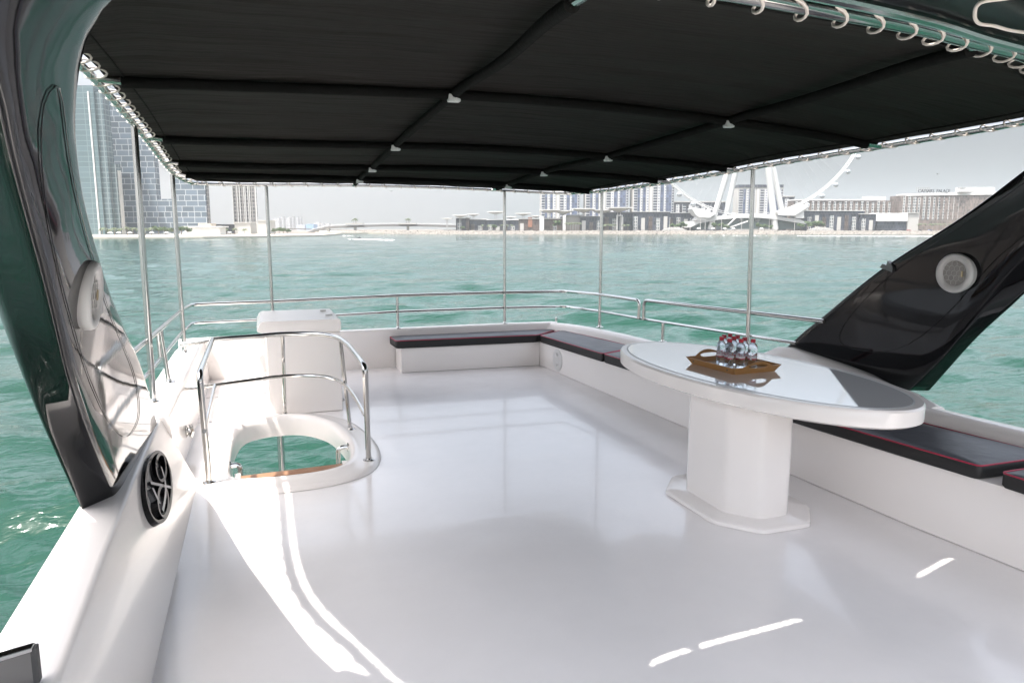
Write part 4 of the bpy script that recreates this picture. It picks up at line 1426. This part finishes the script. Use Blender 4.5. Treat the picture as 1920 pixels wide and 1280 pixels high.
t = building("portal_frame", 1156, 1167, 842, "white portal frame under the largest pyramid canopy", "frame")
uvbox("leg", 1156, 1157.4, -1.2, 0, 842, 3, WHITE, t, y1=405); uvbox("leg", 1165.6, 1167, -1.2, 0, 842, 3, WHITE, t, y1=405); uvbox("lintel", 1156, 1167, 0, 0, 841.7, 3.6, WHITE, t, y0=405, y1=403.6)
t = building("white_box_building", 1640, 1700, 848, "white patterned box building in front of the brown hotel")
uvbox("base", 1643, 1699, -1.2, 0, 849, 14, DARKB, t, y1=414.5)
uvbox("upper_box", 1640, 1700, 0, 0, 847, 16, facade("white_scale_cladding", (0.66, 0.66, 0.66), (0.5, 0.52, 0.54), 2.4, 1.6, 0.1, off=0.5, rough=0.5, var=0.06), t, y0=415, y1=400)

canopies = [(838.5, 409, 19, 3, 842, "small white pyramid canopy standing alone at the left tip of the island"), (863, 403.5, 26, 5, 850, "white pyramid canopy above the small glass pavilion"), (888, 401.5, 22, 4.5, 858, "white pyramid canopy above the long white roofed hall"),
            (929.5, 397, 31, 6, 850, "high white pyramid canopy just left of the middle pole"), (958, 406, 22, 4, 862, "low white pyramid canopy just right of the middle pole"), (981, 400, 29, 5, 852, "white pyramid canopy above the dark brown quay building"),
            (1005, 404.5, 22, 4, 866, "small low white canopy at the foot of the blue flats"), (1030, 393.5, 38, 6.5, 852, "wide white canopy left of a pair below the blue flats"), (1056, 395, 36, 8, 856, "white canopy right of a pair below the blue flats"),
            (1077, 403.5, 30, 4, 864, "low flat white canopy above the row of palms"), (1093.5, 391.5, 41, 8, 852, "large white canopy between the two groups of blue flats"), (1128, 394, 34, 8, 856, "white canopy behind the thin pole on the right"),
            (1160, 389.5, 43, 9, 850, "largest white pyramid canopy, above the white portal frame")]
for x, yt, w_, dp, D, lab in canopies:
    s = D / 1396.0
    c = far(x, D, y=yt)
    base = Vector((c.x, c.y, -1.0))
    t = thing("shade_canopy", base, lab, "canopy", "white pyramid canopies on the far quay")
    W2 = w_ * s / 2; H2 = dp * s
    m = MB()

    def sq(h, z): return [c + RT * sx * h + FW * sy * h + Vector((0, 0, z)) for sx, sy in ((-1, -1), (1, -1), (1, 1), (-1, 1))]
    m.rings([sq(W2 * 0.1, -H2), sq(W2, -0.9), sq(W2, 0), sq(W2 * .2, -0.3)], smooth=False)
    m.build("shade", WHITE, t)
    m = MB()
    for sx, sy in ((-1, -1), (1, -1), (1, 1), (-1, 1)):
        q = c + RT * sx * W2 * 0.1 + FW * sy * W2 * 0.1
        m.tube([Vector((q.x, q.y, -1.2)), Vector((q.x, q.y, c.z - H2 * 0.6))], 0.28, 6)
    m.build("column", WHITE, t)

# --- blue flats
for (a, b, yt, D, lab) in ((1013, 1086, 300, 940, "left block of blue and white striped flats under the canopy edge"), (1096, 1177, 300, 945, "middle block of blue and white striped flats behind the thin pole"), (1185, 1262, 300, 940, "right block of blue and white striped flats beside the big wheel"), (1381, 1465, 348, 1000, "striped block of flats seen between the legs of the big wheel")):
    t = building("flats", a, b, D, lab)
    w_ = b - a
    uvbox("body", a, b, -1.2, 0, D, 22, GREYW, t, y1=yt)
    fr_ = [(0.02, .11, DARKR), (.12, .17, BLUER), (.19, .235, BALC), (.25, .31, BLUER), (.33, .385, BALC), (.43, .47, WHITE), (.49, .59, DARKR), (.60, .66, BALC), (.67, .75, BLUER), (.76, .80, BALC), (.81, .94, BLUER), (.945, .99, DARKR)]
    for f0, f1, m_ in fr_:
        uvbox("window_strip" if m_ is not WHITE else "fin", a + w_ * f0, a + w_ * f1, 0, 0, D - 0.8, 1.5, m_, t, y0=409, y1=yt + (8 if yt > 310 else 0))
    if yt > 310:
        uvbox("roof_frame", a, b, 0, 0, D - 1, 24, DARKB, t, y0=yt + 5, y1=yt)
for (a, b, yt, D, m_, lab) in ((1263, 1358, 379, 985, DARKB, "long low grey glass block behind the left side of the wheel"), (1466, 1487, 369, 985, DARKB, "short dark block behind the right leg of the wheel")):
    t = building("glass_block", a, b, D, lab)
    uvbox("wall", a, b, -1.2, 0, D, 20, m_, t, y1=yt)
    uvbox("roof_frame", a - 0.5, b + 0.5, 0, 0, D - 1, 22, GREYW, t, y0=yt + 1.2, y1=yt - 0.6)
    for q in range(int((b - a) / 12)):
        uvbox("window_strip", a + 3 + q * 12, a + 10 + q * 12, 0, 0, D - .6, 1, (BALC, DARKR)[q % 2], t, y0=404, y1=yt + 5)

# --- brown hotel
t = building("hotel_wing", 1485, 1683, 930, "lower brown hotel wing right of the wheel base")
uvbox("wall", 1485, 1683, -1.2, 0, 935, 20, BROWN, t, y1=377)
uvbox("roof", 1485, 1640, 0, 0, 934, 22, WHITE, t, y0=377, y1=374.5)
uvbox("roof_house", 1619, 1657, 0, 0, 940, 10, WHITE, t, y0=377, y1=369.5)
for q in range(19):
    xx = 1489 + q * 10.2
    uvbox("window_bay", xx, xx + 4.4, 0, 0, 934.3, 1, WINDW, t, y0=400, y1=378 + (q * 7 % 3))
t = building("hotel", 1683, 1880, 900, "tall brown hotel with white roof band and rooftop letters behind the right arch leg")
uvbox("wall", 1683, 1900, -1.2, 0, 915, 24, BROWN, t, D1=870, y1=368)
uvbox("roof", 1695, 1900, 0, 0, 912, 26, WHITE, t, D1=868, y0=368.5, y1=364, top_slope=0.5)
uvbox("roof_house", 1794, 1858, 0, 0, 885, 10, WHITE, t, y0=361, y1=352.5)
for q in range(22):
    xx = 1690 + q * 9.4
    uvbox("window_bay", xx, xx + 3.6 + (q % 3), 0, 0, lerp(914, 871, (xx - 1683) / 217) - 0.7, 1, WINDW, t, y0=412, y1=368.5 + (q * 5 % 4))
p = far(1712, 900, y=359.5); q = far(1737, 897, y=359.5)
m = MB()
for k in range(7):
    m.obox(p + (q - p) * k / 6 , RT * 0.3, FW * 0.3, (0, 0, 4.2))
for hh in (0, 1.9, 3.9):
    m.obox(p + Vector((0, 0, hh)) - FW * 0.2, q - p, FW * 0.2, (0, 0, 0.3))
m.build("sign_frame", GREYW, t)


def letters(txt, p, size, m_, parent, name, length=None, up=0):
    cu = bpy.data.curves.new("tmp", 'FONT'); cu.body = txt; cu.size = size; cu.extrude = size * 0.06
    ob = bpy.data.objects.new("tmp", cu)
    COL.objects.link(ob)
    dg = bpy.context.evaluated_depsgraph_get()
    me = bpy.data.meshes.new_from_object(ob.evaluated_get(dg))
    bpy.data.objects.remove(ob); bpy.data.curves.remove(cu)
    xs = [v.co.x for v in me.vertices]
    sx = 1 if length is None else length / (max(xs) - min(xs))
    base = ORG[parent.name]
    for v in me.vertices:
        c = v.co.copy()
        w = p + RT * (c.x - min(xs)) * sx + Vector((0, 0, c.y + up)) - FW * c.z
        v.co = w - base
    me.materials.clear(); me.materials.append(m_)
    o = bpy.data.objects.new(name, me); COL.objects.link(o); o.parent = parent
    register(o, base)
    return o


DK = mat("dark_letter_metal", (0.03, 0.03, 0.035), 0.5)
p = far(1716, 895, y=362.3)
letters("CAESARS", p, 5.4, DK, t, "rooftop_letters", length=19)
letters("PALACE", p + RT * 22, 5.4, DK, t, "rooftop_letters", length=16)
letters("DUBAI", far(1790, 885, y=355.5), 2.3, DK, t, "rooftop_letters", length=8.5)

# --- observation wheel
HUB = far(1404, 850, y=191)
Rw = 217 * 850 / 1396
wh = thing("observation_wheel", far(1404, 850, -1.0), "huge white observation wheel with round cabins, lower arc showing below the canopy", "ferris wheel")
WHW = mat("white_wheel_paint", (0.44, 0.44, 0.43), 0.4)


def wp(a, r, o=0): return HUB + RT * r * sin(a) - Vector((0, 0, r * cos(a))) + FW * o


m = MB()
for o in (-3, 3):
    m.tube([wp(2 * pi * k / 160, Rw - 1.4, o) for k in range(160)], 0.6, 6, closed=True)
m.tube([wp(2 * pi * k / 160, Rw - 3.5, 0) for k in range(160)], 0.45, 6, closed=True)
for k in range(132):
    a, b = 2 * pi * k / 132, 2 * pi * (k + 0.5) / 132
    m.tube([wp(a, Rw - 1.4, -3), wp(b, Rw - 1.4, 3)], 0.3, 4)
m.build("rim", WHW, wh)
m = MB()
for k in range(88):
    a = 2 * pi * k / 88
    m.tube([wp(a, Rw - 3, 0), wp(a, 5, -5 if k % 2 else 5)], 0.10, 4)
m.build("spokes", WHW, wh, kind="stuff")
m = MB(); m.tube([HUB - FW * 16, HUB + FW * 16], 5.5, 20); m.build("hub", WHW, wh)
CABG = mat("cabin_glass", (0.24, 0.26, 0.28), 0.1, coat=1)
for k in range(44):
    a = 2 * pi * (k + 0.42) / 44
    if abs(((a + pi) % (2 * pi)) - pi) > 1.45: continue
    c = wp(a, Rw + 2.2, -5.0)
    m = MB()
    prof_ = [(2.6 * sin(pi * q / 10) + 0.01, -3.0 * cos(pi * q / 10)) for q in range(11)]
    m.lathe(prof_, c - RT * 0, 14, RT)
    cabn = m.build("cabin", CABG, wh)
    m = MB()
    for off in (-1.5, 0, 1.5):
        rr_ = 2.62 * sqrt(max(0.05, 1 - (off / 3.0) ** 2))
        m.tube([c + RT * off + FW * rr_ * cos(2 * pi * q / 16) + Vector((0, 0, rr_ * sin(2 * pi * q / 16))) for q in range(16)], 0.15, 5, closed=True)
    m.tube([c + RT * 3.05 * cos(2 * pi * q / 20) + Vector((0, 0, 2.65 * sin(2 * pi * q / 20))) for q in range(20)], 0.2, 5, closed=True)
    m.build("cabin_ring", WHW, cabn)
for (x0, y0, x1, y1, D, w0, dh) in ((1332, 427, 1396, 191, 842, 2.9, -10), (1361, 400, 1399, 191, 858, 2.9, 10), (1453, 427, 1414, 191, 842, 3.6, -10), (1464, 396, 1410, 191, 858, 3.2, 10)):
    p0, p1 = far(x0, D, y=y0), far(x1, 850 + dh, y=y1)
    MB().tube([p0 - (p1 - p0).normalized() * 2, p0.lerp(p1, 0.5), p1], [w0, w0 * 1.05, w0 * 0.8], 14).build("leg", WHW, wh)
# base building of the wheel
wb = building("wheel_base", 1287, 1510, 845, "white sculpted base building at the foot of the wheel", "building")


def poly_far(pts, D, depth, name, m_, parent):
    P = [far(x, D, y=y) for x, y in pts]
    return MB().prism(P, FW * depth).build(name, m_, parent)


poly_far([(1287, 417), (1300, 414.5), (1328, 410), (1345, 405), (1382, 403), (1420, 402.5), (1448, 403.5), (1475, 409), (1500, 412), (1512, 418), (1512, 420), (1450, 411), (1420, 408.5), (1385, 409), (1348, 412), (1310, 419), (1296, 426), (1286, 427)], 838, 22, "roof", WHW, wb)
poly_far([(1300, 429.5), (1296, 418), (1340, 410), (1420, 406), (1500, 414), (1506, 429.5)], 846, 16, "wall", mat("grey_green_glass_wall", (0.12, 0.15, 0.15), 0.25), wb)  # wall in one even grey-green glass colour
poly_far([(1295.5, 391.5), (1302, 389), (1318, 393), (1333, 398.5), (1342, 401), (1330, 409), (1310, 407.5), (1303, 403)], 834, 20, "boarding_wing", WHW, wb)
poly_far([(1308, 406), (1329, 407.5), (1322, 414), (1302, 413)], 836, 16, "wing_support", WHITE, wb)
poly_far([(1456, 398.5), (1489, 388.5), (1511, 384.5), (1515, 387.5), (1506, 394), (1489, 405), (1458, 404)], 834, 20, "boarding_wing", WHW, wb)
poly_far([(1489, 404.5), (1505, 394), (1507, 409), (1492, 410)], 836, 16, "wing_support", WHITE, wb)
m = MB()
for (xa, ya, xb2, yb2) in ((1362, 426, 1379, 410), (1370, 427, 1402, 416)):
    p, q = far(xa, 832, y=ya), far(xb2, 832, y=yb2)
    m.obox(p, q - p, FW * 3, (0, 0, 1.2))
m.build("stair_flight", WHITE, wb)

# trees and palms on the island shore
GI = "trees on the island shore"
for x, D, h, w, k, lab in [(1046, 826, 12, 9, "tree", "bright green tree in front of the dark quay building"), (929, 826, 7.5, 7, "tree", "small green tree beneath the high pyramid canopy"), (867, 826, 5.5, 6, "tree", "small round tree in front of the small glass pavilion"),
                           (1261, 820, 8.5, 8, "tree", "left tree of the group left of the wheel base"), (1272, 822, 8.5, 8, "tree", "middle tree of the group left of the wheel base"), (1282, 820, 10, 9.5, "tree", "right and tallest tree of the group left of the wheel base"),
                           (1341, 822, 10, 9, "tree", "tree at the foot of the front left wheel leg"), (1352, 822, 9, 8, "tree", "tree right of the front left wheel leg"), (1362, 824, 7, 7, "tree", "small tree before the stair of the wheel base"),
                           (1422, 822, 9.5, 8, "tree", "tree just right of the right hand pole"), (1434, 824, 8, 8, "tree", "tree left of the front right wheel leg"), (1444, 822, 7, 7, "tree", "small tree touching the front right wheel leg"),
                           (1502, 818, 9, 9, "tree", "leftmost of the spreading trees right of the wheel base"), (1515, 820, 11, 13, "tree", "second spreading tree right of the wheel base"), (1528, 818, 11, 14, "tree", "third and broadest spreading tree right of the wheel base"), (1538, 820, 10, 11, "tree", "rightmost spreading tree right of the wheel base")]:
    i += 1
    tree(far(x, D, -1.0), h, w, lab, GI, i, k)
for x, D, h, w, lab in [(x_, 832, 9.5, 6, "tall palm in the row before the pale grey quay hall") for x_ in (1062, 1067, 1072, 1077, 1082, 1086)] + [(x_, 834, 7.5, 6, "palm in the row before the tallest dark quay building") for x_ in (1134, 1140, 1146, 1152, 1170, 1177)] + \
        [(x_, 836, 8.5, 6.5, "palm in the row in front of the tall brown hotel") for x_ in (1724, 1733, 1744, 1752, 1761, 1770, 1782)] + [(x_, 832, 7, 6, "palm in the row before the long dark glass quay building") for x_ in (905, 917, 923, 941, 950, 960)]:
    i += 1
    tree(far(x, D, -1.0), h, w, lab, "palms on the island shore", i, "palm")

# promenade fence and lamp posts
fn = building("promenade_fence", 830, 1690, 804, "long dark promenade fence along the top of the boulders", "fence")
m = MB()
for (xa, xb2) in ((832, 1640),):
    A, B = far(xa, 805, -1), far(xb2, 803, -1)
    for hh in (0.5, 1.1):
        m.tube([A + Vector((0, 0, hh)), B + Vector((0, 0, hh))], 0.07, 4)
m.build("rail", DK, fn)
m = MB()
for k in range(170):
    q = A.lerp(B, k / 169)
    m.tube([q, q + Vector((0, 0, 1.15))], 0.07, 4)
m.build("fence_posts", DK, fn, kind="stuff")
for x, h in ((1255.5, 14), (1294, 13), (1313, 14), (1322, 12), (1352.5, 15), (1390, 14), (1489.5, 15), (1442, 12)):
    p = far(x, 812, -1.0)
    MB().tube([p, p + Vector((0, 0, h))], [0.32, 0.2], 6).lathe([(0.5, h), (0.5, h + 0.3), (0.1, h + .4)], p, 8).build("lamp_post", GREYW, None, "thin grey lamp post on the promenade in front of the wheel", "lamp post", "lamp posts in front of the wheel")
for x in (1310, 1337, 1359, 1375, 1428):
    p = far(x, 811, -1.0)
    t = thing("sunshade", p, "small white square sunshade on the promenade below the wheel", "parasol", "white sunshades below the wheel")
    MB().tube([p, p + Vector((0, 0, 2.6))], 0.1, 6).build("post", GREYW, t)
    MB().lathe([(2.6, 2.4), (2.5, 2.6), (0.1, 3.5)], p, 8).build("shade", WHITE, t)
# white rounded mounds of planting walls beside the trees
for k, (x0, x1, yt, lab) in enumerate(((1240, 1290, 425.5, "low white rock mound left of the wheel base"), (1512, 1566, 425.5, "low white rock mound under the spreading trees"))):
    P = []
    m = MB()
    rw = []
    for j in range(7):
        D = 808 + j * 2
        rw.append([far(lerp(x0, x1, q / 24), D, lerp(-1.2, far(x0, D, y=yt).z, sin(pi * q / 24) ** 0.7 * sin(pi * j / 6)) + R.uniform(-.5, .5)) for q in range(25)])
    m.strips(rw, smooth=False); m.build("rock_mound", mat("white_stone", (0.17, 0.165, 0.155), 0.8, var=0.2), None, lab, "mound", fix=False)
# parked cars on the hotel road
for x, c_, lab in ((1687, (0.02, 0.03, 0.06), "dark blue car, leftmost on the hotel road"), (1705, (0.3, 0.05, 0.05), "red car on the hotel road"), (1726, (0.05, 0.05, 0.06), "black car on the hotel road"), (1745, (0.05, 0.08, 0.2), "blue car, rightmost on the hotel road")):
    p = far(x, 818, -1.0)
    t = thing("parked_car", p, lab, "car", "cars on the hotel road")
    pm = mat("car_paint_" + lab.split()[0], c_, 0.25, coat=1)
    pf = [(-2.2, 0.3), (2.2, 0.3), (2.25, 0.8), (1.2, 0.95), (0.6, 1.45), (-1.1, 1.45), (-1.8, 0.95), (-2.25, 0.85)]
    MB().prism([p + RT * a_ + Vector((0, 0, b_)) for a_, b_ in pf], FW * 1.8).build("body", pm, t)
    for s_ in (-1.35, 1.35):
        MB().lathe([(0.33, -0.05), (0.33, 1.85)], p + RT * s_ + Vector((0, 0, 0.33)), 12, FW).build("wheel", mat("tyre", (0.02, 0.02, 0.02), 0.8), t)
    MB().prism([p + RT * a_ + Vector((0, 0, b_)) - FW * 0.01 for a_, b_ in ((-1.5, .97), (1.05, .97), (0.55, 1.38), (-1.05, 1.38))], FW * 0.02).build("window", DARKGLASS, t)

# --- water traffic
p = far(674, 470, SEA)
js = thing("jet_ski", p, "tiny dark jet ski throwing white spray on the water below the bridge", "jet ski")
d = -RT
prof_ = [(-1.3, 0.05, .35), (-1.0, 0.45, .5), (0.2, 0.6, .55), (1.1, 0.5, .3), (1.5, 0.3, .05)]
MB().rings([[p + d * a_ + FW * w_ + Vector((0, 0, 0.0)), p + d * a_ + FW * w_ + Vector((0, 0, h_)), p + d * a_ - FW * w_ + Vector((0, 0, h_)), p + d * a_ - FW * w_ + Vector((0, 0, 0.0))] for a_, h_, w_ in prof_]).build("hull", DK, js)
MB().tube([p + d * 0.3 + Vector((0, 0, 0.5)), p + d * 0.5 + Vector((0, 0, 1.0)), p + d * 0.5 + FW * 0.3 + Vector((0, 0, 1.05))], 0.07, 6).build("handlebar", DK, js)


def person_at(p, d):
    """seated rider grown from one skinned skeleton"""
    J = [(0, 0, .55), (0, 0, .85), (.12, 0, 1.1), (.15, 0, 1.22), (.17, 0, 1.38), (.05, .14, .6), (.4, .2, .55), (.38, .22, .15), (.05, -.14, .6), (.4, -.2, .55), (.38, -.22, .15), (.12, .2, 1.08), (.3, .26, .9), (.52, .2, 1.0), (.12, -.2, 1.08), (.3, -.26, .9), (.52, -.2, 1.0)]
    E_ = [(0, 1), (1, 2), (2, 3), (3, 4), (0, 5), (5, 6), (6, 7), (0, 8), (8, 9), (9, 10), (2, 11), (11, 12), (12, 13), (2, 14), (14, 15), (15, 16)]
    rad = [.15, .15, .16, .06, .11, .11, .08, .05, .11, .08, .05, .07, .05, .04, .07, .05, .04]
    me = bpy.data.meshes.new("person")
    me.from_pydata([d * a_ + FW * b_ + Vector((0, 0, c_)) for a_, b_, c_ in J], E_, [])
    o = bpy.data.objects.new("person", me); COL.objects.link(o); o.location = p
    sk = o.modifiers.new("skin", 'SKIN')
    for k, v in enumerate(me.skin_vertices[0].data): v.radius = (rad[k], rad[k])
    me.skin_vertices[0].data[0].use_root = True
    sb = o.modifiers.new("smooth", 'SUBSURF'); sb.levels = 1; sb.render_levels = 1
    me.materials.append(mat("dark_wetsuit", (0.03, 0.03, 0.04), 0.7))
    tag(o, "tiny figure in dark clothing riding the jet ski", "person")


person_at(p, d)


def foam(pts, label, seed):
    rnd = random.Random(seed); m = MB()
    for (xa, ya, xb2, yb2, n_, w_) in pts:
        for k in range(n_):
            t = rnd.random()
            y = lerp(ya, yb2, t); D = (CAM_H - SEA) * 1396 / (y - HOR)
            c = far(lerp(xa, xb2, t), D, SEA + 0.1) + FW * rnd.gauss(0, w_) + RT * rnd.gauss(0, w_)
            s = rnd.uniform(0.15, 0.6)
            hgt = rnd.uniform(0.1, 0.5)
            ring_ = [c + RT * s * 2.2 * cos(q) * rnd.uniform(.7, 1.2) + FW * s * 1.3 * sin(q) * rnd.uniform(.7, 1.2) for q in [2 * pi * z_ / 7 for z_ in range(7)]]
            m.add(ring_ + [c + Vector((0, 0, hgt * s))], [(z_, (z_ + 1) % 7, 7) for z_ in range(7)])
    m.build("foam", FOAM, None, label, kind="stuff", fix=False)


foam([(664, 448.3, 684, 448.2, 60, 1.0), (684, 448.8, 738, 450.2, 60, 1.6), (640, 442.3, 662, 441.6, 14, 1.5)], "white spray and wake of the jet ski", 5)
foam([(1500, 442.2, 1780, 443.0, 420, 1.0), (1330, 441.5, 1450, 441.8, 16, 1.0)], "thin white line of breaking foam off the island on the right", 6)
for x, y, lab in ((1750, 329, "tiny dark bird in the grey sky above the hotel"), (735, 360, "tiny pale bird in the sky above the bridge")):
    p = far(x, 300, y=y)
    MB().add([p, p + RT * 0.5 + Vector((0, 0, .25)), p + RT * 0.9 + Vector((0, 0, .1)), p + RT * .5 + FW * .2 + Vector((0, 0, .2)), p - RT * 0.5 + Vector((0, 0, .25)), p - RT * 0.9 + Vector((0, 0, .1)), p - RT * .5 + FW * .2 + Vector((0, 0, .2)), p + FW * .4 - Vector((0, 0, .1)), p - FW * .4 + Vector((0, 0, .02))],
             [(0, 1, 2, 3), (0, 4, 5, 6), (0, 7, 3), (0, 8, 1), (0, 4, 8), (0, 6, 7)]).build("bird", GREYW, None, lab, "bird", fix=False)

# --- yacht body below the deck
yb = thing("yacht_hull", (1.8, 2, SEA), "white yacht hull and cabin carrying the upper deck", "yacht")
secs = []
for y, hw in ((-14, .6), (-10, 2.0), (-5, 2.75), (0, 2.95), (6, 2.95), (11.5, 2.7)):
    secs.append([Vector((1.85 - hw * .85, y, SEA - 0.8)), Vector((1.85 - hw, y, SEA + 1.9)), Vector((1.85 + hw, y, SEA + 1.9)), Vector((1.85 + hw * .85, y, SEA - 0.8))])
MB().rings(secs, smooth=False).build("hull", GEL, yb)
secs = []
for y, hw in ((-9, 1.4), (-5, 2.5), (3.0, 2.6)):
    secs.append([Vector((1.85 - hw, y, SEA + 1.92)), Vector((1.85 - hw * .95, y, -0.6)), Vector((1.85 + hw * .95, y, -0.6)), Vector((1.85 + hw, y, SEA + 1.92))])
MB().rings(secs, smooth=False).build("cabin", GEL, yb)

# --- haze
hz = MB().box((-6100, -6100, SEA - 3), (6100, 6100, 330))
ho = hz.build("haze", [], None, None, kind="stuff")
ho["label"] = "pale dusty haze over the water"
hm_ = bpy.data.materials.new("haze"); hm_.use_nodes = True
nn = hm_.node_tree
nn.nodes.remove(nn.nodes["Principled BSDF"])
pv = nn.nodes.new("ShaderNodeVolumePrincipled")
pv.inputs["Color"].default_value = (0.93, 0.93, 0.92, 1)
pv.inputs["Density"].default_value = 0.00018
pv.inputs["Anisotropy"].default_value = 0.6
nn.links.new(pv.outputs[0], nn.nodes["Material Output"].inputs["Volume"])
ho.data.materials.append(hm_)
# ------------------------------------------------------------------ light
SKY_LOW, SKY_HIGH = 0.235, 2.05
sun_v = Vector((0.335, 0.20, -1.0))
sun = bpy.data.objects.new("sun", bpy.data.lights.new("sun", 'SUN'))
COL.objects.link(sun)
sun.rotation_euler = sun_v.to_track_quat('-Z', 'Y').to_euler()
sun.data.energy = 4.0
sun.data.angle = radians(0.53)
sun.data.color = (1.0, 0.96, 0.90)
W = bpy.data.worlds.new("World"); S.world = W
W.use_nodes = True
nt = W.node_tree
bg = nt.nodes["Background"]
sky = nt.nodes.new("ShaderNodeTexSky")
sky.sky_type = 'NISHITA'; sky.sun_disc = False
sky.sun_elevation = atan2(1.0, hypot(0.335, 0.2))
sky.sun_rotation = atan2(-0.335, -0.20) % (2 * pi)
sky.air_density = 1.0; sky.dust_density = 4.0; sky.ozone_density = 1.0
hs = nt.nodes.new("ShaderNodeHueSaturation"); hs.inputs["Saturation"].default_value = 0.45
nt.links.new(sky.outputs[0], hs.inputs["Color"])
# hand-set ramp: low sky dimmed, upper sky boosted to fill the shaded deck
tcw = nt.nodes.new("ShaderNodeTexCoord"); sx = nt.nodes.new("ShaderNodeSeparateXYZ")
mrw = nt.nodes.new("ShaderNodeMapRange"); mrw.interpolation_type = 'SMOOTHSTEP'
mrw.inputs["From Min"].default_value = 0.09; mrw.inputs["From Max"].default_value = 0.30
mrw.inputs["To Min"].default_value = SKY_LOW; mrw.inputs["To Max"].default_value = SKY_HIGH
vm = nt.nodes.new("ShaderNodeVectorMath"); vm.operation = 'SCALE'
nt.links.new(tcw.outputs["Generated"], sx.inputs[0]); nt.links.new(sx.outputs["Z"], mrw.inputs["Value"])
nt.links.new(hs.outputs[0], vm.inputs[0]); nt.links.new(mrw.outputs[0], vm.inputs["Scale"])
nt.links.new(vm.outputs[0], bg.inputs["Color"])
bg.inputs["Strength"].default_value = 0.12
S.view_settings.view_transform = 'Standard'
S.view_settings.look = 'None'
S.view_settings.exposure = 1.2
S.view_settings.gamma = 1.0
S.render.engine = 'CYCLES'
S.cycles.max_bounces = 10
S.cycles.transparent_max_bounces = 8
S.cycles.transmission_bounces = 8
S.cycles.volume_bounces = 1
S.cycles.use_denoising = True
